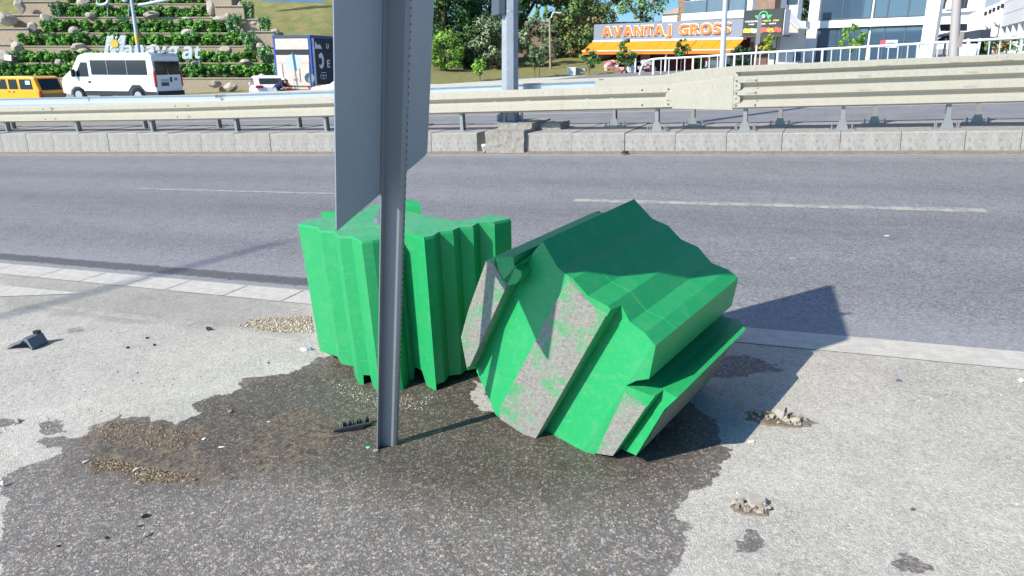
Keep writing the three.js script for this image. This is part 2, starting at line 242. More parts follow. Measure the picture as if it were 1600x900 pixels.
{
  const e = new THREE.Group(); e.name = 'edge_line'; e.userData.kind = 'structure'; scene.add(e);   // cast in blocks on the left, joints open
  let a = -12; while (a < 1.7) { part('paint_block', strip(a, Math.min(a + 4.6, 1.7), 3.72, 3.95), paint, e); a += 4.6; }
  for (const b of [1.71, 2.13, 2.44, 2.86, 3.25, 3.75, 4.3, 4.72, 5.2, 5.7, 6.3, 7.4, 8.6]) part('paint_block', strip(b, b + { 1.71: 0.41, 2.13: 0.3, 2.44: 0.41, 2.86: 0.38, 3.25: 0.49, 3.75: 0.54, 4.3: 0.41, 4.72: 0.47, 5.2: 0.49, 5.7: 0.59, 6.3: 1.09, 7.4: 1.19, 8.6: 6 }[b], 3.66, 3.905), paint, e);
}
mark('lane_line', strip(5.5, 8.95, 7.34, 7.43), paintWorn); mark('lane_line', strip(-1.3, 2.45, 7.28, 7.47), paintWorn);
mark('lane_line', strip(-60, 60, 10.98, 11.13), paint); mark('lane_line', strip(-60, 60, 15.85, 15.97), paint); mark('lane_line', strip(-60, 60, 19.5, 19.65), paint);
mark('chevron_paint', sheet([onH(-160, 441), onH(0, 446), onH(132, 459), onH(0, 464), onH(-160, 470)], (P) => [P.x / 3, P.z / 3], 0.004), paint);
// ---------- median: kerb blocks, pedestal, lamp post, guard rails ----------
const concTex = tex(512, 512, (u, v, o) => { const k = 0.295 + 0.12 * (nz(u, v, 1) - 0.5) + 0.1 * (nz(u * 4, v * 4 + 0.2, 1) - 0.5) + 0.1 * (nz(u * 14, v * 14, 1) - 0.5) - 0.06 * sst(0.6, 0.72, nz(u * 3 + 0.6, v * 2, 1)) - 0.09 * sst(0.52, 0.7, nz(u * 11, v * 1.3 + 0.4, 1)) * sst(0.3, 0.6, nz(u * 30, v * 30, 1)); o[0] = k * 1.05; o[1] = k * 0.975; o[2] = k * 0.86; });
const concrete = new THREE.MeshStandardMaterial({ map: concTex, roughness: 0.92, bumpMap: grainBump, bumpScale: 0.004 });
const kerbTop = (a) => 0.285 + Math.max(0, a - 1) * 0.0105;
{
  const k = roadThing('median_kerb', 'long pale concrete kerb of jointed blocks under the guard rails', 'kerb', 0, 11.16);
  const joints = [-30, -8.05, -7.3, -6.55, -5.8, -5.05, -4.3, -3.55, -2.8, -2.2, -1.59, -0.85, -0.11, 0.64, 1.4, 2.14, 2.91, 3.76, 4.72];
  for (let a = 5.42; a < 24; a += 0.87) joints.push(a); joints.push(60);
  for (let i = 0; i + 1 < joints.length; i++) {
    const a0 = joints[i], a1 = joints[i + 1]; if (a0 > 4.7 && a1 < 5.5) continue;
    const h = kerbTop((a0 + a1) / 2), w = a1 - a0 - 0.006, lean = 0.02;
    const g = boxUV(flat(prism([[0, -0.05], [-lean, h - 0.015], [-lean - 0.015, h], [-1.72, h], [-1.74, -0.05]], -w / 2, w / 2, 0.004))).rotateY(-Math.PI / 2);
    const m = part('kerb_block', g, concrete, k); m.position.set(-(a0 + a1) / 2, (rnd() - 0.5) * 0.008, (rnd() - 0.5) * 0.012);
  }
  const gut = boxUV(prism([[0, 0], [0.16, 0], [0.12, 0.012], [0.02, 0.035], [0, 0.04]], -30, 30)); // swept grit lying along the foot of the kerb
  gut.rotateY(-Math.PI / 2); const s = struct('gutter_grit', gut, new THREE.MeshStandardMaterial({ map: concTex, color: C('#e6dccb'), roughness: 1, bumpMap: stoneBump, bumpScale: 0.01 })); s.userData.kind = 'stuff'; s.quaternion.copy(ROADQ); s.position.copy(R(6, 11.17, 0.001));
}
{
  const P = atP(788, 216, 11.1), a = P.dot(DIR), t = roadThing('pedestal', 'rough exposed-aggregate concrete pedestal carrying the grey lamp post', 'pedestal', a, 11.6);
  const rough = (w, h, d, seed, amp) => { const g = new THREE.BoxGeometry(w, h, d, 22, 14, 18), p = g.attributes.position, r = rng(seed); for (let i = 0; i < p.count; i++) { const x = p.getX(i), y = p.getY(i), z = p.getZ(i), q = (s) => nz(x * 1.7 + s + z, y * 1.7 + s * 2 + z * 0.6, 0.9) - 0.5; p.setXYZ(i, x + amp * q(0.1), y + amp * q(0.33), z + amp * q(0.57)); } g.computeVertexNormals(); return boxUV(g); };
  const mr = new THREE.MeshStandardMaterial({ map: concTex, color: lin(1.3, 1.27, 1.22), roughness: 1, bumpMap: again(stoneBump, 0.45, 0.45), bumpScale: 0.03 });
  part('footing', rough(0.68, 0.37, 0.86, 3, 0.045).translate(0, 0.185, 0.08), mr, t); part('cap', rough(0.6, 0.14, 0.9, 4, 0.04).translate(0.04, 0.385, -0.3), mr, t);
  part('footing', rough(0.42, 0.13, 0.5, 8, 0.04).translate(0.52, 0.36, -0.4), mr, t);
  solo('stone_chunk', 'white broken stone wedged in the gap left of the pedestal', 'stone', new ConvexGeometry(Array.from({ length: 16 }, () => V((rnd() - 0.5) * 0.1, (rnd() - 0.4) * 0.16, (rnd() - 0.5) * 0.1))), M('#d8d4ca', 0.9), R(P.dot(DIR) + 0.37, 11.1, 0.08));
}
const galv = new THREE.MeshStandardMaterial({ map: grime, color: C('#b4b8ba'), roughness: 0.55, metalness: 0.35 });
{
  const B = atP(797, 190, 11.95), b = V(B.x, B.y, B.z); const t = thing('lamp_post', 'pale grey octagonal steel lamp post bolted to the concrete pedestal', 'lamp post', b);
  const oct = (r0, r1, h, y) => { const g = new THREE.CylinderGeometry(r1, r0, h, 8, 1); g.rotateY(Math.PI / 8); return boxUV(flat(g.translate(0, y + h / 2, 0))); };
  part('shaft', oct(0.155, 0.115, 7.0, 0.02), galv, t); part('base_plate', rbox(0.52, 0.03, 0.52, 0, 0.0, 0, 0.008), galv, t);
  for (let i = 0; i < 8; i++) { const an = i / 8 * 6.2832 + 0.39, g = boxUV(flat(prism([[0.1, 0], [0.235, 0], [0.235, 0.035], [0.155, 0.2], [0.1, 0.3]], -0.006, 0.006))); g.rotateY(an); g.translate(0, 0.015, 0); part('gusset', g, galv, t); }
  for (let i = 0; i < 4; i++) { const an = i / 4 * 6.2832 + 0.785; part('anchor_bolt', cyl(0.014, 0.014, 0.14, 0.3 * Math.cos(an), 0, 0.3 * Math.sin(an), 8), galv, t); }
  part('band', boxUV(new THREE.CylinderGeometry(0.145, 0.145, 0.035, 8).rotateY(Math.PI / 8).translate(0, 1.78, 0)), galv, t); part('clamp', box(0.1, 0.03, 0.03, 0.16, 1.78, 0), galv, t);
  const s = thing('road_sign', 'narrow dark grey sign panel seen edge-on beside the lamp post', 'road sign', b.clone().add(V(-0.17, 1.73, 0.02)), 0.25);
  part('panel', rbox(0.12, 1.6, 0.5, 0, 0.8, -0.1, 0.01), M('#5a646c', 0.6, 0.3), s); part('bracket', box(0.1, 0.04, 0.04, 0.08, 0.1, 0), galv, s);
}
// guard rails
const cream = new THREE.MeshStandardMaterial({ map: tex(512, 256, (u, v, o) => { const k = 0.42 + 0.07 * (nz(u, v, 1) - 0.5) + 0.05 * (nz(u * 5, v * 3, 1) - 0.5) - 0.13 * sst(0.6, 0.72, nz(u * 9 + 0.2, v * 1.2, 1)) * sst(0.4, 0.6, nz(u * 23, v * 23, 1)); o[0] = k * 1.08; o[1] = k * 0.985; o[2] = k * 0.76; }), roughness: 0.5, metalness: 0.15 });
const steelGrey = new THREE.MeshStandardMaterial({ map: grime, color: C('#a5a6a2'), roughness: 0.5, metalness: 0.5 });
const boltM = M('#7b766c', 0.6, 0.5);
const WPROF = [[0, 0.028], [0.028, 0.083], [0.115, 0.083], [0.16, 0.004], [0.2, 0.004], [0.245, 0.083], [0.33, 0.083], [0.36, 0.028]];
const TPROF = [[0, 0.028], [0.025, 0.083], [0.085, 0.083], [0.125, 0.004], [0.155, 0.004], [0.195, 0.083], [0.262, 0.083], [0.302, 0.004], [0.332, 0.004], [0.372, 0.083], [0.435, 0.083], [0.46, 0.028]];
function railGeo(prof, len, out = 1, t = 0.005) {                     // rolled section [height, out], along x
  const back = prof.map(([y, z]) => [y, z - t]).reverse(), pts = [...prof, ...back].map(([y, z]) => [z * out, y]);
  if (out < 0) pts.reverse(); return boxUV(flat(prism(pts, -len / 2, len / 2)).rotateY(-Math.PI / 2)); // profile plane turns: out -> z
}
const bareZinc = new THREE.MeshStandardMaterial({ map: smoothMap, color: C('#e3e9ee'), roughness: 0.32, metalness: 0.55 });
function rail(label, prof, spans, p, h, out, extra, bm = cream) {
  const t = roadThing('guard_rail', label, 'guard rail', 0, p, 0);
  spans.forEach(([a0, a1, dh0 = 0, dh1 = 0]) => { const m = part('beam', railGeo(prof, a1 - a0 + 0.06, out), bm, t); m.position.set(-(a0 + a1) / 2, h + (dh0 + dh1) / 2, 0); m.rotation.z = -Math.atan2(dh1 - dh0, a1 - a0) ; });
  extra?.(t); return t;
}
const boltAt = (t, a, h, z) => part('bolt', new THREE.SphereGeometry(0.016, 8, 6).scale(1, 1, 0.6).translate(-a, h, z), boltM, t);
const post = (t, a, p0, hb, ht, style) => {                           // I-post, on the right with base plate, gussets and anchor bolts
  const z = -p0, g = [box(0.055, ht - hb, 0.006, -a, (ht + hb) / 2, z + 0.05), box(0.055, ht - hb, 0.006, -a, (ht + hb) / 2, z - 0.05), box(0.006, ht - hb, 0.1, -a, (ht + hb) / 2, z)];
  const q = part('post', merge(g), steelGrey, t);
  if (style) {
    part('base_plate', box(0.34, 0.014, 0.26, 0, 0, 0).translate(-a, hb + 0.007, z), steelGrey, q);
    for (const s of [-1, 1]) { part('gusset', flat(prism([[0, 0], [0.05, 0], [0.012, 0.12], [0, 0.12]], -0.005, 0.005)).rotateY(s > 0 ? 0 : Math.PI).translate(-a + s * 0.028, hb + 0.014, z + 0.05), s > 0 ? steelGrey : steelGrey, q); for (const w of [-1, 1]) part('anchor_bolt', cyl(0.011, 0.011, 0.085, -a + s * 0.13, hb, z + w * 0.09, 6), steelGrey, q); }
  } else part('base_plate', box(0.16, 0.012, 0.16, 0, 0, 0).translate(-a, hb + 0.006, z), steelGrey, q);
};
const NP = 11.5, FP = 12.3;
rail('double-wave cream guard rail on short posts, nearest rail left of the transition piece', WPROF, [[2.2, 4.0], [4.0, 8.0, 0, 0], [8, 12, 0, 0.0], [12, 16, 0.0, 0.03], [16, 20, 0.03, 0.07], [20, 24, .07, .11], [24, 60, .11, .2]], NP, 0.635, 1, (t) => {
  for (const a of [17.83, 15.43, 13.15, 10.86, 8.7, 5.85, 2.49, 20.2, 22.6]) post(t, a, 0.04, kerbTop(a), 0.7, a < 3);
  for (const a of [2.36, 2.76, 8, 12, 16]) for (const d of [-0.06, 0.28]) for (const y of [0.07, 0.29]) if (a > 3 || d < 0) boltAt(t, a + d, 0.635 + y + (a > 12 ? 0.03 : 0), 0.086);
  for (const a of [3.2, 3.6, 4.6, 5.2, 9.4, 11]) part('slot_plate', box(0.06, 0.014, 0.006, -a, 0.815, 0.008), M('#d9d6ca', 0.6), t);
});
rail('triple-wave cream guard rail on plated posts, nearest rail right of the transition piece', TPROF, [[-3, 1.42], [-7, -3], [-30, -7]], NP, 0.607, 1, (t) => {
  for (const a of [1.19, -0.12, -1.4, -2.7]) post(t, a, 0.04, kerbTop(a), 0.66, true);
  for (const a of [1.32, 1.05]) for (const y of [0.055, 0.15, 0.228, 0.33, 0.4]) boltAt(t, a, 0.607 + y, 0.086);
  for (const a of [1.12, -0.35, -1.6]) for (const y of [0.225, 0.405]) part('slot_plate', box(0.15, 0.02, 0.004, -a, 0.607 + y, 0.0855), M('#a8a498', 0.6, 0.3), t);
});
{
  const t = roadThing('transition_panel', 'flat cream flared steel panel joining the double-wave and triple-wave rails', 'guard rail panel', 0, NP, 0);
  const pts = [[-2.24, 0.64], [-1.36, 0.6], [-1.36, 1.075], [-1.75, 1.03], [-2.24, 0.99]];
  part('panel', boxUV(flat(prism(pts, 0.086, 0.094, 0.002))), cream, t);
  for (const y of [0.735, 0.92]) part('end_cap', boxUV(flat(prism([[0, -0.06], [0.1, -0.035], [0.1, 0.045], [0, 0.075]], -0.05, 0.09, 0.004)).translate(-1.36, y, 0)), cream, t);
  for (const s of [-1]) part('neck', boxUV(flat(prism([[-2.34, 0.78], [-2.24, 0.74], [-2.24, 0.9], [-2.34, 0.86]], 0.0, 0.09, 0.003))), cream, t);
}
rail('far cream double-wave rail on the median showing above the near rail, left', WPROF, [[3.6, 8, 0, 0], [8, 12, 0, 0.03], [12, 16, 0.03, 0.1], [16, 20, 0.1, 0.16], [20, 60, .16, .4]], FP, 0.70, -1, (t) => {
  for (const a of [16.44, 14.19, 12.02, 9.9, 7.3, 3.36, 18.7, 21]) post(t, a, -0.06, kerbTop(a), 0.75, a < 4);
  for (const a of [3.6, 7.9, 12]) part('splice_plate', box(0.07, 0.06, 0.02, -a, 1.055, 0.02), boltM, t);
}, bareZinc);
rail('far cream triple-wave guard rail standing higher behind the near one on the right', TPROF, [[-3, 1.4], [-7, -3], [-30, -7]], FP, 0.735, 1, (t) => {
  for (const a of [2.07, 0.75, -0.55, -1.84]) post(t, a, -0.06, kerbTop(a), 0.8, true);
  const g = flat(prism([[-3.7, 0.72], [-1.4, 0.735], [-1.4, 1.197], [-2.1, 1.17], [-2.6, 1.1], [-3.7, 1.06]], -0.004, 0.004, 0.001)).translate(0, 0, 0.04); part('transition', boxUV(g), cream, t);
  for (const a of [0.6, -0.6, -1.5, -2.1]) part('slot_plate', box(0.14, 0.018, 0.004, -a, 0.735 + 0.385, 0.0865), M('#a8a498', 0.6, 0.3), t);
});
solo('road_litter', 'crumpled black scrap lying in the gutter at the foot of the kerb', 'litter', new ConvexGeometry(Array.from({ length: 18 }, () => V((rnd() - 0.5) * 0.12, rnd() * 0.05, (rnd() - 0.5) * 0.06))), M('#17181a', 0.6), R(atP(976, 237, 11.0).dot(DIR), 11.0, 0.02));

// ---------- the two green water-filled barriers ----------
const greenTex = tex(1024, 1024, (u, v, o) => {
  const a = nz(u * 2, v * 2, 1), b = nz(u * 9, v * 9 + 0.3, 1), sc = sst(0.60, 0.66, nz(u * 2.2 + v * 0.6, v * 26, 1)) * sst(0.5, 0.64, nz(u * 3, v * 3 + 0.5, 1)), d = 0.045 + 0.07 * sst(0.46, 0.72, a) + 0.1 * sst(0.6, 0.78, b) + 0.2 * sc;
  o[0] = mix(0.005, 0.26, d); o[1] = mix(0.315, 0.40, d) * (0.96 + 0.08 * b); o[2] = mix(0.09, 0.25, d);
});
const green = new THREE.MeshStandardMaterial({ map: greenTex, roughness: 0.46, bumpMap: again(grainBump, 3, 3), bumpScale: 0.0012 });
const dustyTop = new THREE.MeshStandardMaterial({ map: tex(512, 512, (u, v, o) => { const d = 0.16 + 0.4 * (nz(u, v, 1) - 0.5) + 0.4 * (nz(u * 6, v * 6, 1) - 0.5); o[0] = mix(0.01, 0.38, d); o[1] = mix(0.33, 0.42, d); o[2] = mix(0.1, 0.34, d); }), roughness: 0.4, bumpMap: again(grainBump, 3, 3), bumpScale: 0.001 });
const scuff = new THREE.MeshStandardMaterial({ map: tex(1024, 1024, (u, v, o) => {       // ground-off plastic: grey grit with green showing through
  const a = nz(u * 2, v * 2, 1), b = nz(u * 13, v * 13, 1), c = stoneVal[(((v * 2) % 1) * 1024 | 0) * 1024 + (((u * 2) % 1) * 1024 | 0)], g = sst(0.44, 0.68, a * 0.8 + b * 0.2 + 0.08 * (c - 0.5) + 0.3 * (nz(u * 30, v * 8, 1) - 0.5)), k = 0.27 + 0.2 * (b - 0.5) + 0.05 * (c - 0.5) + 0.12 * (a - 0.5) + 0.14 * (nz(u * 5, v * 44, 1) - 0.5);
  o[0] = mix(k * 1.08, 0.03, g * 0.8); o[1] = mix(k * 0.98, 0.33, g * 0.8); o[2] = mix(k * 0.86, 0.1, g * 0.8);
}), roughness: 0.95, bumpMap: again(stoneBump, 1.6, 1.6), bumpScale: 0.003 });
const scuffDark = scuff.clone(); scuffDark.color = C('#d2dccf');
function shell(rings, capTop = true, capBottom = true) {              // rings of equal length joined by flat quads
  const t = []; for (let r = 0; r + 1 < rings.length; r++) { const A = rings[r], B = rings[r + 1], n = A.length; for (let i = 0; i < n; i++) { const j = (i + 1) % n; t.push(A[i], A[j], B[j], A[i], B[j], B[i]); } }
  return t;
}
function capOf(ring, axX, axY, up) { const p2 = ring.map((p) => new THREE.Vector2(p.dot(axX), p.dot(axY))), t = []; for (const f of THREE.ShapeUtils.triangulateShape(p2, [])) { const [a, b, c] = f.map((i) => ring[i]); const nn = b.clone().sub(a).cross(c.clone().sub(a)); if (nn.dot(up) >= 0) t.push(a, b, c); else t.push(a, c, b); } return t; }
const closeUp = (tris, cen) => tris;                                   // faces are drawn on both sides
for (const m of [green, dustyTop, scuff]) m.side = THREE.DoubleSide;
{
  const HT = 0.735;
  // outline of the top as seen: [px, py, height of the lower edge]
  const O = [[465.3, 349.3, 0.06], [494, 354, 0.06], [500, 360, 0.055], [520.7, 360.7, 0.05], [521.5, 361.5, 0], [528.7, 368.7, 0], [536, 368.7, 0], [537, 368.7, 0.05], [548.7, 368.7, 0.05], [552, 370.5, 0], [564.7, 377.3, 0], [582, 375.5, 0], [604, 372, 0], [618, 362, 0], [624, 361, 0], [628, 362.5, 0.07], [640, 365.5, 0.07], [646, 367, 0], [662.7, 371.3, 0.0], [663.5, 371, 0.03], [678, 368, 0.03], [686.7, 362, 0.03], [708, 360, 0.03], [718.7, 355, 0.03], [739.3, 353.3, 0.03], [748.7, 348, 0.03], [772.7, 347, 0.03], [798.7, 341.3, 0.02], [766.7, 335, 0], [749, 341, 0], [712, 346, 0], [692, 341, 0], [670.7, 338, 0], [658, 334.7, 0], [645, 331, 0], [628, 326.5, 0], [612, 318, 0], [599, 318, 0], [580, 320, 0], [566, 330, 0], [540, 337, 0], [502, 340.7, 0], [482, 342.7, 0]];
  const top = O.map(([x, y]) => onH(x, y, HT)), cen = top.reduce((s, p) => s.add(p), V(0, 0, 0)).multiplyScalar(1 / top.length), base = cen.clone().addScaledVector(NRM, -HT);
  const t = thing('water_barrier', 'upright green fluted plastic water barrier behind the sign post', 'barrier', base);
  const rel = (p) => p.clone().sub(base), at2 = (k, h) => top.map((p, i) => { const q = rel(p); const hh = typeof h === 'function' ? h(i) : h; return q.sub(NRM.clone().multiplyScalar(q.dot(NRM))).multiplyScalar(k).addScaledVector(NRM, hh); });
  const shrink = (h) => 1 - 0.05 * (1 - h / HT);
  const body = [...shell([at2(0.95, (i) => O[i][2]), at2(shrink(0.118), 0.118), at2(shrink(0.118) * 1.004, 0.121), at2(shrink(0.124), 0.124), at2(shrink(HT - 0.012), HT - 0.012), at2(0.988, HT)]), ...capOf(at2(0.94, 0.075), V(1, 0, 0), V(0, 0, 1), NRM)];
  part('body', soup(body), green, t);
  // the top deck: saddle with a shallow trough between the four corners
  const deck = []; deck.push(...capOf(at2(0.988, HT), V(1, 0, 0), V(0, 0, 1), NRM));
  part('top_deck', soup(deck), dustyTop, t);
  const lug = (list, name) => { const up = list.map(([x, y]) => rel(onH(x, y, HT))), dn = up.map((p) => p.clone().addScaledVector(NRM, -HT)); part(name, soup([...shell([dn, up.map((p) => p.clone().addScaledVector(NRM, -0.01)), up]), ...capOf(up, V(1, 0, 0), V(0, 0, 1), NRM)]), green, t); };
  lug([[624, 310], [632, 309], [656, 315.5], [657, 318], [632, 317.5], [620, 316]], 'connector_lug'); lug([[502, 332], [526, 328.5], [545, 328.5], [545, 332], [527, 333]], 'connector_lug');
  const P = rel(onH(594, 349, HT)); part('filler_cap', merge([cyl(0.028, 0.028, 0.03, 0, 0, 0, 14), rbox(0.016, 0.06, 0.03, 0, 0.04, 0, 0.004)]).translate(P.x, P.y, P.z), M('#70757a', 0.6, 0.2), t);
}
{
  const AX = ray(1700, -15).normalize(), P0 = onH(930, 712), D = 0.07, L = 0.8;
  const face = (x, y, off) => onPlane(x, y, P0.clone().addScaledVector(AX, off), AX);
  const t = thing('water_barrier', 'green ridged plastic water barrier tipped on its side with scuffed grey base', 'barrier', P0.clone());
  const ex = V().crossVectors(V(0, 1, 0), AX).normalize(), ey = V().crossVectors(AX, ex);
  const rel = (list, to) => list.map(([x, y, o = 0]) => face(x, y, o).sub(P0).addScaledVector(AX, to - o));
  const ringScale = (ring, k) => { const c = ring.reduce((s, p) => s.add(p), V(0, 0, 0)).multiplyScalar(1 / ring.length); return ring.map((p) => p.clone().sub(c).multiplyScalar(k).add(c)); };
  function block(name, list, mat, z0, z1, seam) {
    const r = (z) => rel(list, z), rings = [ringScale(r(z0), 0.99), r(z0 + 0.007)]; if (seam) { rings.push(r(seam), ringScale(r(seam + 0.003), 1.004), r(seam + 0.006)); } rings.push(r(z1 - 0.008), ringScale(r(z1), 0.988));
    return part(name, soup([...shell(rings), ...capOf(rings[0], ex, ey, AX.clone().negate()), ...capOf(rings[rings.length - 1], ex, ey, AX)]), mat, t);
  }
  // moulded base: two channels with a steep wall on one side and a long ramp on the other
  const es = face(780, 640, 0).sub(face(888, 437, 0)).normalize(), et = V().crossVectors(AX, es).normalize(); if (et.dot(face(1010, 636, 0).sub(face(888, 437, 0))) < 0) et.negate();
  const PROF = [[-2, 0], [-0.634, 0], [-0.627, D], [-0.43, 0.004], [-0.24, 0.004], [-0.232, D], [-0.05, 0.006], [0.052, 0.004], [0.058, 0.055], [0.12, 0.0], [2, 0]];
  const depth = (t) => { for (let i = 1; i < PROF.length; i++) if (t <= PROF[i][0]) return mix(PROF[i - 1][1], PROF[i][1], (t - PROF[i - 1][0]) / (PROF[i][0] - PROF[i - 1][0])); return 0; };
  const list = [[760.5, 406.5, 0], [732, 486, 0], [721, 527, 0], [730, 575, 0], [745, 580, D], [777.5, 645, 0.02], [782, 655, 0], [835, 690, 0], [850, 694, D], [925, 711, 0.01], [932, 708, 0], [958, 712, 0], [998, 707.6, 0.02], [1035, 643, 0], [1058, 622, 0], [1022, 613, 0.03], [979, 602, 0.01], [995, 594, 0.01], [1013, 593, 0], [1155, 433, L], [1138, 420, L], [1113, 410, L], [1091.7, 385, L], [1065, 373, L], [1045, 351.7, L], [1020, 340.7, L], [991.7, 310.5, L], [812, 420, D], [792, 441, D], [773, 403, 0]];
  let st = list.map(([x, y, o]) => { const q = face(x, y, o).sub(P0); return [q.dot(es), q.dot(et)]; });
  { const out = []; st.forEach((a, i) => { const b = st[(i + 1) % st.length]; out.push(a); PROF.map((q) => q[0]).filter((t) => (t - a[1]) * (t - b[1]) < -1e-9).sort((p, q) => (b[1] > a[1] ? p - q : q - p)).forEach((t) => { const f = (t - a[1]) / (b[1] - a[1]); out.push([mix(a[0], b[0], f), t]); }); }); st = out; }
  const far = (t) => t > 0.085 ? L - 0.12 : L, P3 = ([s2, t2], z) => V().addScaledVector(es, s2).addScaledVector(et, t2).addScaledVector(AX, z), sc2 = (k) => { const c = st.reduce((m, q) => [m[0] + q[0] / st.length, m[1] + q[1] / st.length], [0, 0]); return st.map((q) => [c[0] + (q[0] - c[0]) * k, c[1] + (q[1] - c[1]) * k]); };
  const ringAt = (k, f) => sc2(k).map((q, i) => P3(q, f(st[i][1]))), rims = [ringAt(1, (t) => depth(t)), ringAt(1, () => 0.17), ringAt(1.004, () => 0.173), ringAt(1, () => 0.176), ringAt(1, (t) => far(t) - 0.008), ringAt(0.988, far)], capTris = [];
  for (let i = 1; i < PROF.length; i++) {
    const [ta, tb] = [PROF[i - 1][0], PROF[i][0]]; let pg = st;
    for (const [lim, sg] of [[ta, 1], [tb, -1]]) { const o = []; pg.forEach((a, n) => { const b = pg[(n + 1) % pg.length], da = (a[1] - lim) * sg, db = (b[1] - lim) * sg; if (da >= 0) o.push(a); if (da * db < 0) { const f = da / (da - db); o.push([mix(a[0], b[0], f), lim]); } }); pg = o; }
    pg = pg.filter((a, n) => { const b = pg[(n + 1) % pg.length]; return Math.hypot(a[0] - b[0], a[1] - b[1]) > 1e-6; }); if (pg.length < 3) continue;
    for (const f of THREE.ShapeUtils.triangulateShape(pg.map((q) => new THREE.Vector2(q[0], q[1])), [])) { const q = f.map((n) => P3(pg[n], depth(cl(pg[n][1], ta + 1e-6, tb - 1e-6)))), nn = q[1].clone().sub(q[0]).cross(q[2].clone().sub(q[0])); if (nn.dot(AX) > 0) q.reverse(); capTris.push(...q); }
  }
  part('body', soup([...shell(rims), ...capTris, ...capOf(rims[5], es, et, AX)]), green, t);
  const foot = (list) => block('base_foot', list, scuff, -0.004, 0.05);
  foot([[760.5, 406.5], [732, 486], [721, 527], [730, 575], [735, 572], [792.6, 447], [779, 424], [770, 408]]);
  foot([[888.6, 435], [780, 640], [782, 655], [835, 690], [948, 493], [918, 470]]);
  foot([[976, 614], [932, 708], [958, 712], [1010, 636]]);
  block('connector_lug', [[773, 402], [779, 422], [786, 436], [794, 446], [806, 444], [815, 433], [814.5, 424], [804, 417.5], [802, 401]], green, 0.0, L - 0.06);
  // square drain hole in the side wall
  const A = face(1035, 643, D), B = face(998, 707.6, D), sn = V().crossVectors(B.clone().sub(A), AX).normalize(), Q = onPlane(1046, 656, A, sn), e1 = B.clone().sub(A).normalize();
  const sq = (s, o) => [[-1, -1], [1, -1], [1, 1], [-1, 1]].map(([i, j]) => Q.clone().addScaledVector(e1, i * s).addScaledVector(AX, j * s * 1.3).addScaledVector(sn, o).sub(P0));
  const side = sn.dot(CAM.clone().sub(A)) > 0 ? 1 : -1, hole = [...shell([sq(0.026, -0.002 * side), sq(0.024, 0.006 * side), sq(0.02, 0.006 * side), sq(0.019, 0.004 * side)]), ...capOf(sq(0.019, 0.004 * side), e1, AX, sn.clone().multiplyScalar(side))];
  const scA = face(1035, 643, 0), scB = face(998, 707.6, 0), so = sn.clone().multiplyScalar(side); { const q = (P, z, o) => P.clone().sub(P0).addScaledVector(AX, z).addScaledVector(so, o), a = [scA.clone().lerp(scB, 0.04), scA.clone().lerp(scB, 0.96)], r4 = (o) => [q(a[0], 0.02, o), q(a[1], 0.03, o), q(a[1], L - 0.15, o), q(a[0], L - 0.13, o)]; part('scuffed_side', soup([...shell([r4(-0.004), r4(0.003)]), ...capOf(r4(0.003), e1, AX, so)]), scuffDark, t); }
  part('drain_hole', soup(hole), M('#20262b', 0.8), t); part('painted_hole_light', soup(capOf([[-1, 0.4], [1, 0.9], [1, 1], [-1, 1.1]].map(([i, j]) => Q.clone().addScaledVector(e1, 0.018 + j * 0.004).addScaledVector(AX, i * 0.022).addScaledVector(sn, 0.008 * side).sub(P0)), e1, AX, sn)), M('#d8dcdc', 0.7, 0, { side: THREE.DoubleSide }), t);  // pale strip painted for the light showing in the dark hole
}

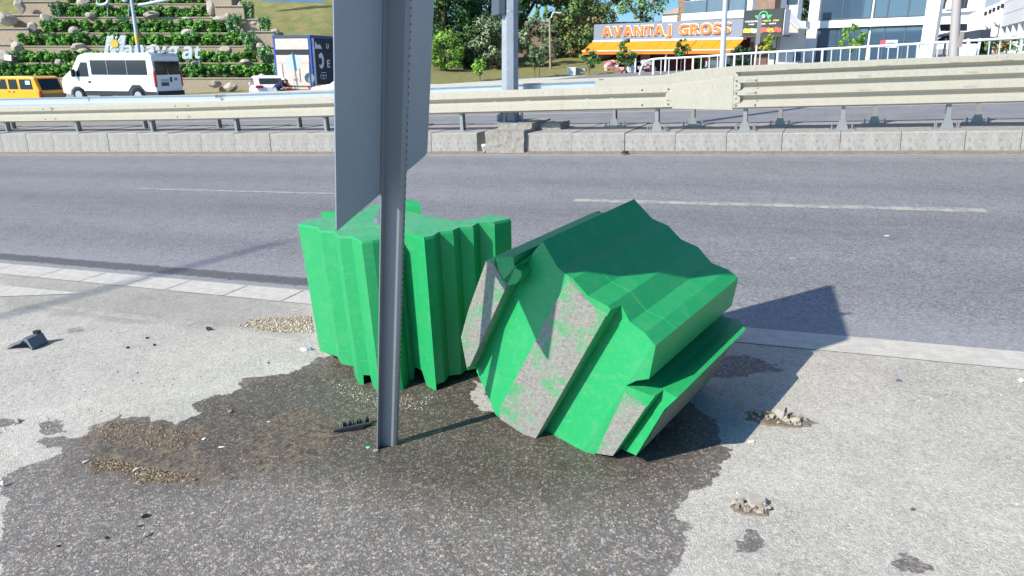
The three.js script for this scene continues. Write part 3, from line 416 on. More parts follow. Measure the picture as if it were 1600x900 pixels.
// ---------- sign post with its plate, bent over toward the camera ----------
{
  const u = V(0.09398, 0.98217, 0.16283).normalize(), w = V(0.20256, 0.14127, -0.96903).normalize(), nn = V().crossVectors(u, w).normalize();
  const B = onH(606, 697), t = thing('sign_post', 'leaning perforated steel sign post standing in front of the green barriers', 'sign post', B);
  t.quaternion.setFromRotationMatrix(new THREE.Matrix4().makeBasis(nn.clone().negate(), u, w.clone().negate()));
  const pm = new THREE.MeshStandardMaterial({ map: again(smoothMap, 2, 2), color: C('#989c9e'), roughness: 0.5, metalness: 0.3, bumpMap: again(grainBump, 4, 4), bumpScale: 0.0006 });
  const hw = 0.034, th = 0.004, PH = 2.205;
  const pts = [[-hw, 0.036], [-hw + th, 0.036], [-hw + th, 0.0], [hw - 0.012, 0.0], [hw - 0.003, -0.006], [hw, -0.012], [hw, -0.024], [hw - th, -0.024], [hw - th, -0.016], [hw - 0.007, -0.0075], [hw - 0.014, -th], [-hw, -th]];
  part('post', boxUV(flat(prism(pts.map(([x, z]) => [x, -z]), -0.12, PH)).rotateX(-Math.PI / 2)), pm, t);
  const hm = M('#0c0e10', 0.9); for (let y = 0.32; y < PH - 0.02; y += 0.0235) part('hole', new THREE.CylinderGeometry(0.0042, 0.0042, 0.005, 8).rotateZ(Math.PI / 2).translate(hw - 0.002, y, -0.0185), hm, t);
  const pl = thing('sign_plate', 'blue-grey back of a traffic sign plate fixed to the leaning post', 'sign plate', B);
  pl.quaternion.copy(t.quaternion);
  const z0 = -0.481, z1 = 0.384, y0 = 1.071, y1 = 2.213, r = 0.03, s = new THREE.Shape();
  s.moveTo(z0 + r, y0).lineTo(z1 - 0.01, y0).quadraticCurveTo(z1, y0, z1, y0 + 0.01).lineTo(z1, y1 - r).quadraticCurveTo(z1, y1, z1 - r, y1).lineTo(z0 + r, y1).quadraticCurveTo(z0, y1, z0, y1 - r).lineTo(z0, y0 + r).quadraticCurveTo(z0, y0, z0 + r, y0);
  const g = new THREE.ExtrudeGeometry(s, { depth: 0.003, bevelEnabled: false, curveSegments: 8 }).rotateY(-Math.PI / 2).translate(-hw - 0.0015, 0, 0);
  part('panel', boxUV(flat(g)), new THREE.MeshStandardMaterial({ map: again(smoothMap, 0.8, 0.8), color: C('#a7b2ba'), roughness: 0.55, metalness: 0.25 }), pl);
  for (const [y, zz] of [[1.245, -0.02], [2.0, -0.02]]) for (const q of [-0.012, 0.05]) part('bolt', new THREE.CylinderGeometry(0.007, 0.007, 0.006, 6).rotateZ(Math.PI / 2).translate(-hw + 0.004, y, -0.06 + q), boltM, pl);
}
// ---------- foliage ----------
const leafMat = new THREE.MeshStandardMaterial({ vertexColors: true, roughness: 0.75, side: THREE.DoubleSide });
const bark = new THREE.MeshStandardMaterial({ map: grime, color: C('#6d5a46'), roughness: 0.95 });
const leafCol = (list, r) => { const c = C(list[(r() * list.length) | 0]), k = 0.75 + 0.5 * r(); return [c.r * k, c.g * k, c.b * k]; };
function leaves(clumps, size, cols, seed, flatness = 0.6) {           // clumps: [x, y, z, radius, count, vertical squash]
  const r = rng(seed), pos = [], nor = [], col = [], g3 = () => (r() + r() + r() - 1.5) * 0.8;
  for (const [cx, cy, cz, rad, n, sq = 0.8] of clumps) {
    const tone = leafCol(cols, r);
    for (let i = 0; i < n; i++) {
      const d = V(g3(), g3(), g3()), p = V(cx + d.x * rad, cy + d.y * rad * sq, cz + d.z * rad), nn = V(d.x + g3() * flatness, d.y + 0.45 + g3() * flatness, d.z + g3() * flatness).normalize();
      const a = V(g3(), g3(), g3()).cross(nn).normalize(), b = V().crossVectors(nn, a), s = size * (0.6 + 0.8 * r()), k = 0.8 + 0.4 * r();
      const q = [p.clone().addScaledVector(a, s), p.clone().addScaledVector(b, s * 0.5).addScaledVector(nn, s * 0.15), p.clone().addScaledVector(a, -s), p.clone().addScaledVector(b, -s * 0.5).addScaledVector(nn, s * 0.15)];
      for (const j of [0, 1, 2, 0, 2, 3]) { pos.push(q[j].x, q[j].y, q[j].z); nor.push(nn.x, nn.y, nn.z); col.push(tone[0] * k, tone[1] * k, tone[2] * k); }
    }
  }
  const g = new THREE.BufferGeometry(); g.setAttribute('position', new THREE.Float32BufferAttribute(pos, 3)); g.setAttribute('normal', new THREE.Float32BufferAttribute(nor, 3)); g.setAttribute('color', new THREE.Float32BufferAttribute(col, 3)); return g;
}
function crownClumps(r, cx, cy, cz, rx, ry, rz, k, n, rad) {          // clumps spread through an uneven ellipsoid
  const out = []; for (let i = 0; i < k; i++) { const th = r() * 6.283, u = r() * 2 - 1, q = Math.sqrt(1 - u * u), s = 0.45 + 0.55 * Math.cbrt(r()); out.push([cx + rx * q * Math.cos(th) * s, cy + ry * u * s, cz + rz * q * Math.sin(th) * s, rad * (0.65 + 0.7 * r()), n]); } return out;
}
const GREEN = { dark: ['#2c4a24', '#31552a', '#243d20', '#3c5e2c'], mid: ['#4a7430', '#568238', '#3f662c', '#648c3c'], bright: ['#6f9a34', '#7fa83e', '#5d8a2e', '#8fb44a'], olive: ['#6c7d58', '#7d8c66', '#5b6d4a', '#8b9870'], rust: ['#5f7a3c', '#6f8244', '#82784a', '#4f6c34'], hedge: ['#4f8a2a', '#5f9a30', '#44782a', '#74aa3c'], blue: ['#6f9a5c', '#84ac6c', '#668a58', '#98bb80'] };
function tree(name, label, px, py, D, h, rx, o = {}) {                // crown px, py is the foot of the tree
  const b = at(px, py, D), seed = (px * 7 + py * 13) | 0, r = rng(seed), tr = o.trunk ?? 0.25, t = thing(name, label, o.cat ?? 'tree', b, 0, o.group);
  const ch = h * (1 - tr), cy = h * tr + ch / 2;
  const limbs = [tube([V(0, -0.3, 0), V(0.03 * h * (r() - 0.5), h * tr * 0.6, 0), V(0.06 * h * (r() - 0.5), h * tr + ch * 0.35, 0.02 * h)], o.tw ?? 0.03 * h, 8, 6)];
  for (let i = 0; i < 4; i++) { const a = r() * 6.283; limbs.push(tube([V(0, h * tr * 0.8, 0), V(0.35 * rx * Math.cos(a), h * tr + ch * 0.25, 0.35 * rx * Math.sin(a)), V(0.7 * rx * Math.cos(a), h * tr + ch * (0.4 + 0.3 * r()), 0.7 * rx * Math.sin(a))], (o.tw ?? 0.03 * h) * 0.5, 8, 5)); }
  part('trunk', merge(limbs), o.barkMat ?? bark, t);
  part('crown', leaves(crownClumps(r, 0, cy, 0, rx, ch / 2, o.rz ?? rx, o.k ?? 60, o.n ?? 80, (o.cr ?? 0.3) * Math.min(rx, ch / 2)), o.leaf ?? 0.16, o.cols ?? GREEN.mid, seed + 1), leafMat, t); return t;
}
const grassTex = (c1, c2, c3) => tex(512, 512, (u, v, o) => { const a = nz(u, v, 1), b = nz(u * 6, v * 6 + 0.3, 1), c = nz(u * 30, v * 30, 1), m1 = sst(0.35, 0.65, a * 0.6 + b * 0.4), m2 = sst(0.55, 0.75, b * 0.5 + c * 0.5), k = 0.75 + 0.55 * (c - 0.3); for (let i = 0; i < 3; i++) o[i] = mix(mix(c1[i], c2[i], m1), c3[i], m2 * 0.6) * k; });
const lawnMat = new THREE.MeshStandardMaterial({ map: grassTex([0.24, 0.25, 0.075], [0.34, 0.3, 0.11], [0.42, 0.36, 0.17]), roughness: 1, bumpMap: stoneBump, bumpScale: 0.05 });
const hillMat = new THREE.MeshStandardMaterial({ map: grassTex([0.2, 0.24, 0.06], [0.36, 0.29, 0.12], [0.14, 0.27, 0.05]), roughness: 1, bumpMap: stoneBump, bumpScale: 0.06 });
function grid(nx, ny, f, uvS) { const g = new THREE.PlaneGeometry(1, 1, nx, ny), p = g.attributes.position, uv = g.attributes.uv; for (let i = 0; i < p.count; i++) { const P = f(p.getX(i) + 0.5, p.getY(i) + 0.5); p.setXYZ(i, P.x, P.y, P.z); uv.setXY(i, P.x / uvS, P.z / uvS); } g.computeVertexNormals(); return g; }

// ---------- terrain behind the roads ----------
struct('lawn', grid(60, 30, (u, v) => { const D = mix(52.5, 74, v), x = mix(-14, 7.6 + 3 * sst(0.3, 0.8, v), u), edge = 1.2 * Math.sin(x * 0.35) + (x > 5 ? -(x - 5) * 0.15 : 0); const z = -(D + edge * (1 - v)); return V(x, Math.max(groundY(x, z), -1) + 0.16 + 0.075 * (D - 52.5) + 0.6 * sst(-3, -9, x) * sst(0, 0.4, v) + 0.25 * (nz(x, z, 20) - 0.5), z); }, 4), lawnMat);
{ // pale kerb round the lawn
  const pts = []; for (let i = 0; i <= 24; i++) { const x = mix(-14, 7.6, i / 24), edge = 1.2 * Math.sin(x * 0.35) + (x > 5 ? -(x - 5) * 0.15 : 0), z = -(52.5 + edge) + 0.12; pts.push(V(x, groundY(x, z) + 0.1, z)); }
  const g = []; for (let i = 0; i < 24; i++) g.push(bar(pts[i], pts[i + 1], 0.2, 0.2)); struct('lawn_kerb', merge(g), M('#c9c6bd', 0.9));
}
struct('hill', grid(70, 40, (u, v) => { const z = -mix(50, 120, v), x = mix(-95, -9, u); const D = -z; return V(x, groundY(x, z) + 0.35 + 0.30 * Math.max(0, D - 55) * sst(-9, -17, x) - 0.4 * sst(52, 50, D) + 0.7 * (nz(x, z, 30) - 0.5) * sst(55, 62, D), z); }, 7), hillMat);
struct('bank', grid(40, 20, (u, v) => { const z = -mix(76, 96, v), x = mix(-10, 30, u); return V(x, 0.6 + 5.0 * sst(0, 0.55, v) * sst(30, 20, x) + 0.8 * (nz(x, z, 14) - 0.5), z); }, 5), new THREE.MeshStandardMaterial({ map: grassTex([0.28, 0.2, 0.11], [0.34, 0.25, 0.14], [0.14, 0.17, 0.06]), roughness: 1, bumpMap: stoneBump, bumpScale: 0.1 }));
// ramp road and its low wall right of the lawn, rising to the right
const parapet = M('#c8c4ba', 0.85);

// ---------- terraced garden with stone walls, hedges, boulders and steps ----------
const stoneTex = tex(512, 256, (u, v, o) => { const a = nz(u * 2, v * 2, 1), b = nz(u * 12, v * 12, 1), k = 0.33 + 0.22 * (a - 0.5) + 0.24 * (b - 0.5); o[0] = k * 1.12; o[1] = k * 0.98; o[2] = k * 0.8; });
const wallStone = new THREE.MeshStandardMaterial({ map: stoneTex, color: lin(1.1, 1, 0.86), roughness: 1, bumpMap: grainBump, bumpScale: 0.03 });
const boulderMat = new THREE.MeshStandardMaterial({ map: stoneTex, color: lin(1.15, 1.13, 1.1), roughness: 1, bumpMap: grainBump, bumpScale: 0.05 });
function boulder(w, h, d, seed) { const r = rng(seed), g = new THREE.IcosahedronGeometry(1, 3), p = g.attributes.position; const cuts = Array.from({ length: 9 }, () => [V(r() - 0.5, r() - 0.5, r() - 0.5).normalize(), 0.62 + 0.25 * r()]); for (let i = 0; i < p.count; i++) { const v = V(p.getX(i), p.getY(i), p.getZ(i)); for (const [n, m] of cuts) { const q = v.dot(n); if (q > m) v.addScaledVector(n, m - q); } v.multiplyScalar(1 + 0.12 * (nz(v.x * 2 + seed, v.y * 2 + v.z, 3) - 0.5)); p.setXYZ(i, v.x * w * 0.62, v.y * h * 0.62 + h * 0.45, v.z * d * 0.62); } return boxUV(flat(g), 0.5); }
const ROWS = [ // wall top/bottom y, hedge top y, left and right ends of wall, of hedge, depth
  { w: [122, 141], h: 101, x: [-80, 432], hx: [-80, 440], D: 55 }, { w: [98.5, 107], h: 81, x: [14, 415], hx: [22, 400], D: 57 }, { w: [72, 83], h: 53, x: [36, 402], hx: [36, 378], D: 59 },
  { w: [51.5, 55], h: 31.5, x: [60, 385], hx: [70, 352], D: 61 }, { w: [27, 33.5], h: 9, x: [66, 340], hx: [86, 325], D: 63 }, { w: [6, 13], h: -12, x: [100, 330], hx: [110, 330], D: 65 }, { w: [-15, -9], h: -32, x: [112, 330], hx: [120, 320], D: 67 }];
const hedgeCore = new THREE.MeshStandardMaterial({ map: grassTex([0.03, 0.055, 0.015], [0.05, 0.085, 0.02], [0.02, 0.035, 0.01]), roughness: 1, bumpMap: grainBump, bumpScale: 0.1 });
const WORD = ['lowest', 'second lowest', 'third', 'fourth', 'fifth', 'sixth', 'topmost'];
ROWS.forEach((q, i) => {
  const A = at(q.x[0], q.w[1], q.D), B = at(q.x[1], q.w[1], q.D), T = at((q.x[0] + q.x[1]) / 2, q.w[0], q.D), len = B.x - A.x, hgt = T.y - A.y, t = thing('terrace_wall', `${WORD[i]} pale stone retaining wall of the terraced garden`, 'wall', V((A.x + B.x) / 2, A.y, A.z), 0);
  part('wall', boxUV(box(len, hgt + 1.2, 2.6, 0, hgt / 2 - 0.6, -1.3)), wallStone, t); part('coping', boxUV(rbox(len + 0.05, 0.1, 0.5, 0, hgt - 0.02, -0.2, 0.03)), wallStone, t);
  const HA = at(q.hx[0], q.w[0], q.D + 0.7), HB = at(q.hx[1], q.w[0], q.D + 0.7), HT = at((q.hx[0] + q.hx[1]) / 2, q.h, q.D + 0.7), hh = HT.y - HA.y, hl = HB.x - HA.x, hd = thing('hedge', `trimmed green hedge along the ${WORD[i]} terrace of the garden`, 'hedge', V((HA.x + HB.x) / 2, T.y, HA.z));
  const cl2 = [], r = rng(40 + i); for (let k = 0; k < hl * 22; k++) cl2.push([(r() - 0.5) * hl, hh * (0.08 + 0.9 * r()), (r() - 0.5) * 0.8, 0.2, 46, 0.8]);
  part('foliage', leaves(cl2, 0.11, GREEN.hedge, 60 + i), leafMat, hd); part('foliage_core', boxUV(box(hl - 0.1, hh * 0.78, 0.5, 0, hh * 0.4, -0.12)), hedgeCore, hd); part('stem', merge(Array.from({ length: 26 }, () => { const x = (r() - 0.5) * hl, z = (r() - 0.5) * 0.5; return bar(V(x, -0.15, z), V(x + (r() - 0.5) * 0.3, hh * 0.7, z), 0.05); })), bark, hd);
});
const BL = [[144, 27, 18, 12, 63], [238, 26, 24, 12, 63], [292, 32, 16, 8, 62], [117, 53, 16, 14, 60.6], [133, 53, 14, 6, 60.4], [294, 55, 20, 12, 60.4], [124, 76, 26, 11, 58.6], [128, 82, 22, 9, 58.3], [243, 80, 20, 14, 58.4], [353, 82, 18, 13, 58.4], [93, 107, 10, 18, 56.4], [308, 106, 26, 14, 56.4], [382, 98, 18, 8, 56.6], [335, 134, 20, 11, 54.4], [360, 141, 20, 15, 54.2], [404, 130, 14, 11, 54.4], [409, 121, 11, 8, 54.6],
  [132, 10, 20, 16, 64.4], [330, 22, 12, 24, 62.6], [347, 34, 26, 12, 61.8], [357, 27, 12, 9, 62], [380, 55, 10, 13, 60.2], [407, 78, 11, 14, 58.2], [73, 34, 16, 18, 61.6], [52, 47, 14, 15, 60.4], [28, 80, 16, 18, 58.2], [8, 100, 24, 24, 56.6], [12, 36, 30, 20, 60.8], [32, 16, 16, 22, 62.4], [376, 14, 10, 14, 63], [398, 38, 14, 12, 61], [430, 55, 14, 14, 59.5], [10, 150, 30, 10, 54]];
const ORD = ['leftmost', 'second', 'third', 'fourth', 'fifth', 'sixth', 'seventh', 'eighth', 'ninth'];
const level = (y) => y > 112 ? 'along the foot of the terraced garden' : y > 90 ? 'on the second lowest terrace' : y > 66 ? 'on the third terrace' : y > 42 ? 'on the fourth terrace' : y > 22 ? 'on the fifth terrace' : 'on the upper terraces';
const shapeOf = (w, h) => w > 1.7 * h ? 'long low' : h > 1.25 * w ? 'upright' : h > w ? 'tall blocky' : 'squat';
BL.forEach(([x, y, w, h, D], i) => {
  const A = at(x - w / 2, y, D), B = at(x + w / 2, y, D), T = at(x, y - h, D), ww = B.x - A.x, peers = BL.filter((b) => level(b[1]) === level(y)).sort((p, q) => p[0] - q[0]);
  solo('boulder', `${shapeOf(w, h)} pale boulder, ${ORD[peers.indexOf(BL[i])]} from the left ${level(y)}`.replace('leftmost from the left', 'leftmost'), 'boulder', boulder(ww * 0.9, (T.y - A.y) * 0.92, ww * 0.7, i + 3), boulderMat, V((A.x + B.x) / 2, A.y - 0.08, A.z), 'boulders of the terraced garden');
});
// flights of steps left and right of the terraces
function steps(label, list, side) { // list: [x0, x1, y of tread edge, depth]
  const a = at((list[0][0] + list[0][1]) / 2, list[0][2], list[0][3]), t = thing('garden_steps', label, 'steps', a);
  list.forEach(([x0, x1, y, D, y1]) => { const A = at(x0, y, D), B = at(x1, y, D), lo = at(x0, y1, D); part('step', boxUV(box(B.x - A.x, A.y - lo.y + 0.6, 2.4, 0, 0, 0)).translate((A.x + B.x) / 2 - a.x, (A.y + lo.y) / 2 - 0.3 - a.y, A.z - 1.2 - a.z), wallStone, t); const tr = part('tread', boxUV(rbox(B.x - A.x + 0.06, 0.1, 0.6, 0, 0, 0, 0.03)), boulderMat, t); tr.position.set((A.x + B.x) / 2 - a.x, A.y - 0.02 - a.y, A.z - 0.2 - a.z); });
}
steps('stone steps climbing at the left end of the terraced garden', [[-30, 26, 88, 57.2, 102], [-30, 24, 69, 58.6, 86], [-14, 44, 44, 60, 66], [16, 62, 23, 61.6, 42], [34, 88, 2, 63.2, 21]]);
steps('dark stone steps climbing at the right end of the terraced garden', [[402, 440, 73, 57.6, 100], [390, 428, 49, 59.2, 71], [373, 404, 30, 60.8, 46], [335, 380, 9, 62.4, 26], [320, 360, -12, 64, 6]]);
// tufts of tall grass at the ends of the rows
[[40, 83, 30, 60.6, 24], [78, 50, 26, 61.8, 20], [92, 30, 20, 63.4, 24], [30, 106, 26, 58, 22], [8, 125, 34, 56, 26], [366, 54, 22, 60.2, 30], [390, 76, 24, 58.6, 24], [416, 100, 22, 57, 26], [436, 122, 16, 55.4, 24], [390, 26, 18, 63, 22], [415, 48, 14, 61, 18]].forEach(([x, y, w, D, h], i) => {
  const A = at(x - w / 2, y, D), B = at(x + w / 2, y, D), T = at(x, y - h, D), ww = B.x - A.x, hh = T.y - A.y, r = rng(300 + i), g = [], cols = GREEN.blue;
  const clumps = []; for (let k = 0; k < 44; k++) { const f = r(); clumps.push([(r() - 0.5) * ww * (0.5 + 0.6 * f), hh * f * 0.95, (r() - 0.5) * ww * 0.7, 0.14, 46, 2.2]); }
  const t = thing('grass_clump', `feathery blue-green grass clump ${x < 200 ? 'at the left end' : x === 415 || x === 390 && y === 26 ? 'beyond the right steps' : 'at the right end'} of the ${y > 110 ? 'lowest' : y > 90 ? 'second lowest' : y > 70 ? 'third' : y > 45 ? 'fourth' : 'upper'} hedge row`, 'plant', V((A.x + B.x) / 2, A.y, A.z), 0, 'grass clumps at the ends of the hedges');
  part('blades', leaves(clumps, 0.085, cols, 320 + i, 1.4), leafMat, t); part('stem', merge(Array.from({ length: 9 }, () => bar(V(0, -0.1, 0), V((r() - 0.5) * ww * 0.8, hh * 0.8, (r() - 0.5) * ww * 0.5), 0.03))), M('#5c7a4a', 0.9), t);
});
// white town letters standing on the terraces
const font = await new FontLoader().loadAsync('fonts/droid/droid_sans_bold.typeface.json');
const letterMat = M('#bcc3c6', 0.6);
function letters(t, list, origin) {
  for (const [ch, x, y, hpx, D, tilt = 0, sk = 0.2] of list) { const A = at(x, y, D), B = at(x, y - hpx, D), s = (B.y - A.y) / 0.76; const g = new TextGeometry(ch, { font, size: s, depth: 0.1, curveSegments: 4, bevelEnabled: true, bevelSize: 0.02, bevelThickness: 0.02, bevelSegments: 1 }); const m = part('letter', boxUV(flat(g)), letterMat, t); m.position.copy(A).sub(origin); m.rotation.z = tilt; m.geometry.applyMatrix4(new THREE.Matrix4().set(1, sk, 0, 0, 0, 1, 0, 0, 0, 0, 1, 0, 0, 0, 0, 1)); }
}
{
  const o = at(240, 96, 55.6), t = thing('town_sign', 'white letters spelling the town name with a daisy, above the white minibus', 'lettering', o);
  letters(t, [['M', 160, 87, 23, 55.6, 0.02, 0.35], ['a', 192, 88, 17, 55.6], ['n', 209, 88, 17, 55.6], ['a', 226, 89, 17, 55.6], ['v', 244, 90, 17, 55.6], ['g', 262, 92, 19, 55.6], ['a', 284, 92, 19, 55.6], ['t', 303, 91, 15, 55.6, -0.03]], o);
  const c = at(180, 68, 55.55).sub(o); part('flower_centre', new THREE.CylinderGeometry(0.28, 0.28, 0.1, 18).rotateX(Math.PI / 2).translate(c.x, c.y, c.z + 0.08), M('#d8b23a', 0.6), t);
  for (let i = 0; i < 11; i++) { const an = i / 11 * 6.283, g = new THREE.SphereGeometry(1, 8, 6).scale(0.15, 0.07, 0.03).translate(0.44, 0, 0).rotateZ(an); part('petal', g.translate(c.x, c.y, c.z + 0.06), letterMat, t); }
  for (const x of [162, 200, 215, 232, 250, 268, 290, 310]) { const A = at(x, 92, 55.5).sub(o); part('support', box(0.06, 1.2, 0.06, A.x, A.y - 0.3, A.z - 0.1), M('#8d9296', 0.6), t); }
}
{
  const o = at(200, 8, 62.2), t = thing('letter_sign', 'white flowing lettering cut off by the picture top on the upper terraces', 'lettering', o), P = (x, y) => at(x, y, 62.2).sub(o);
  part('letter', tube([P(152, 3), P(154, 7), P(161, 7.5), P(168, 4), P(169, -4), P(160, -14)], 0.13, 24, 6), letterMat, t); part('letter', tube([P(217, 8), P(228, 6.5), P(245, 3), P(262, -0.5), P(275, -3)], 0.14, 20, 6), letterMat, t); part('letter', new THREE.SphereGeometry(0.24, 12, 8).scale(1, 0.8, 0.5).translate(P(195, 0).x, P(195, 0).y, P(195, 0).z), letterMat, t);
  for (const x of [167, 200]) part('support', bar(P(x, 2).add(V(0, 0, -0.1)), P(x, 26).add(V(0, 0, -0.1)), 0.07), M('#8d9296', 0.6), t);
}
{ // blue fence on the hill crest
  const A = at(410, 3, 78), B = at(505, 5, 78), t = thing('blue_fence', 'blue picket fence on the crest of the grassy hill', 'fence', A), bm = M('#4a7fb4', 0.6);
  for (let i = 0; i <= 26; i++) { const p = A.clone().lerp(B, i / 26).sub(A); part('picket', bar(p, p.clone().add(V(0.12 * (i % 2 ? 1 : -1), 1.3, 0)), 0.09), bm, t); } part('rail', bar(V(0, 0.2, 0), B.clone().sub(A).add(V(0, 0.2, 0)), 0.08), bm, t); part('rail', bar(V(0, 1, 0), B.clone().sub(A).add(V(0, 1, 0)), 0.08), bm, t);
}
// ---------- trees, left to right ----------
const TR = 'trees behind the lawn';
tree('tree', 'dark dense tree right of the big sign plate, tallest of the wood', 690, 104, 66, 10.5, 3.6, { cols: GREEN.dark, k: 90, n: 90, leaf: 0.17, trunk: 0.1, group: TR });
tree('tree', 'mid green leafy tree between the sign plate and the lamp post', 742, 104, 69, 11.5, 4.2, { cols: GREEN.mid, k: 110, n: 90, leaf: 0.17, trunk: 0.1, group: TR });
tree('tree', 'deep green tree standing directly behind the grey lamp post', 795, 100, 71, 10, 3.4, { cols: GREEN.dark, k: 80, n: 90, trunk: 0.12, group: TR });
tree('shrub', 'rounded sunlit green shrub beside the right edge of the sign plate', 697, 113, 60, 2.9, 1.25, { cols: GREEN.bright, k: 44, n: 90, leaf: 0.1, trunk: 0.05, cr: 0.4, cat: 'shrub' });
tree('shrub', 'shaded dark shrub mass right of the rounded sunlit shrub', 735, 110, 63, 3.6, 2, { cols: GREEN.dark, k: 50, n: 80, trunk: 0.05, cat: 'shrub', rz: 1.4 });
tree('olive_tree', 'grey-green olive tree left of the grey lamp post', 768, 112, 62, 4.4, 1.9, { cols: GREEN.olive, k: 55, n: 80, leaf: 0.12, trunk: 0.12 });
tree('olive_tree', 'grey-green olive tree right of the grey lamp post, behind a sapling', 838, 110, 63, 4.2, 1.7, { cols: GREEN.olive, k: 55, n: 80, leaf: 0.12, trunk: 0.12 });
tree('tree', 'yellow-green bush lit by the sun behind the olive trees', 752, 92, 66, 3.6, 1.9, { cols: GREEN.bright, k: 50, n: 70, trunk: 0.05, leaf: 0.14 });
tree('tree', 'broad leafy tree with rusty leaves left of the orange awnings', 896, 112, 71, 7.6, 2.5, { cols: GREEN.rust, k: 110, n: 80, leaf: 0.16, trunk: 0.1, tw: 0.14 });
tree('tree', 'tall dull green tree behind the left end of the grey shop sign', 925, 60, 84, 7, 2.8, { cols: GREEN.rust, k: 70, n: 60, leaf: 0.2, trunk: 0.1 });
tree('tree', 'loose bluish tree against the sky behind the shop roof', 1000, 45, 90, 6.5, 3.2, { cols: GREEN.blue, k: 60, n: 40, leaf: 0.2, trunk: 0.15 });
for (const [x, y, D, h, i] of [[852, 22, 96, 4, 0], [868, 20, 98, 3.2, 1], [885, 16, 99, 3.8, 2], [905, 18, 97, 4.5, 3]]) tree('tree', ['dark round tree on the bank top nearest the lamp post', 'dark tree on the bank top second from the lamp post', 'slim dark tree on the bank top against the sky', 'dark tree on the bank top above the rusty-leaved tree'][i], x, y, D, h, 1.3, { cols: GREEN.dark, k: 36, n: 50, leaf: 0.18 });
for (const [x, i] of [[839, 0], [853, 1], [872, 2], [885, 3]]) { const b = at(x, 30, 92), t = thing('cypress', ['leftmost', 'second', 'third', 'rightmost'][i] + ' small conical cypress in the row on the bank top', 'tree', b, 0, 'row of small cypresses on the bank'), r = rng(x), c = []; for (let k = 0; k < 26; k++) { const f = r(); c.push([(r() - 0.5) * 0.9 * (1 - f), 0.1 + f * 1.25, (r() - 0.5) * 0.9 * (1 - f), 0.16, 30, 1]); } part('crown', leaves(c, 0.09, GREEN.bright, x), leafMat, t); part('trunk', cyl(0.06, 0.04, 0.9, 0, -0.2, 0, 6), bark, t); }
tree('sapling', 'small bright sapling on the lawn left of the lamp post', 750, 134, 52.8, 1.75, 0.42, { cols: GREEN.bright, k: 14, n: 60, leaf: 0.09, trunk: 0.45, tw: 0.03, cat: 'sapling', cr: 0.5 });
tree('sapling', 'thin sapling on the lawn right of the lamp post', 835, 124, 54, 1.9, 0.5, { cols: GREEN.mid, k: 14, n: 40, leaf: 0.09, trunk: 0.4, tw: 0.03, cat: 'sapling' });
tree('sapling', 'thin sapling nearer the wooden pole on the lawn', 842, 124, 53.6, 2.5, 0.6, { cols: GREEN.olive, k: 18, n: 40, leaf: 0.09, trunk: 0.4, tw: 0.03, cat: 'sapling' });
tree('sapling', 'sapling in front of the left awning post of the shop', 921, 121, 53, 1.9, 0.7, { cols: GREEN.mid, k: 18, n: 40, leaf: 0.09, trunk: 0.3, tw: 0.03, cat: 'sapling' });
tree('sapling', 'round-headed young tree in front of the left orange awning', 977, 120, 53, 2.4, 0.65, { cols: GREEN.mid, k: 26, n: 50, leaf: 0.09, trunk: 0.3, tw: 0.04, cat: 'sapling' });
tree('sapling', 'young tree in front of the middle orange awning', 1064, 110, 53, 2.2, 0.55, { cols: GREEN.mid, k: 22, n: 50, leaf: 0.09, trunk: 0.35, tw: 0.04, cat: 'sapling' });
tree('shrub', 'dark shrub under the right orange awning', 1155, 104, 52, 1.3, 0.9, { cols: GREEN.dark, k: 26, n: 50, leaf: 0.09, trunk: 0.1, cat: 'shrub' });
tree('shrub', 'yellow-flowering plant in front of the shop shutter', 1198, 100, 52, 1.9, 0.5, { cols: ['#b8b030', '#90a030', '#6f8a34'], k: 22, n: 40, leaf: 0.09, trunk: 0.1, cat: 'shrub' });
tree('tree', 'tall green tree behind the small grey house right of the shop', 1228, 62, 82, 8.5, 2.4, { cols: GREEN.mid, k: 80, n: 70, leaf: 0.18, trunk: 0.1 });
tree('tree', 'dark tree between the grey house and the white-framed building', 1248, 85, 78, 6.5, 1.2, { cols: GREEN.dark, k: 50, n: 60, leaf: 0.16, trunk: 0.1 });
tree('sapling', 'young street tree in front of the white-framed glass building', 1326, 98, 50, 2.3, 0.75, { cols: GREEN.bright, k: 26, n: 34, leaf: 0.09, trunk: 0.3, tw: 0.035, cat: 'sapling' });
for (const [x, i] of [[1555, 0], [1572, 1], [1588, 2]]) tree('shrub', ['orange and green shrub behind the right end of the railing', 'green shrub behind the railing between two others', 'rightmost green shrub behind the railing'][i], x, 84, 48, 1.0, 0.6, { cols: i ? GREEN.mid : ['#8f7a3a', '#b07a40', '#5f8038'], k: 22, n: 40, leaf: 0.08, trunk: 0.1, cat: 'shrub' });
for (const [x, y, D, h, rx, i] of [[100, -22, 100, 5, 3, 0], [215, -20, 104, 5, 3, 1]]) tree('tree', ['dark tree on the hill crest above the left steps', 'dark tree on the hill crest above the town letters'][i], x, y, D, h, rx, { cols: GREEN.dark, k: 40, n: 40 });
tree('shrub', 'dark shrubs behind the blue fence on the hill crest', 560, 0, 84, 4, 4, { cols: GREEN.dark, k: 50, n: 60, cat: 'shrub' });
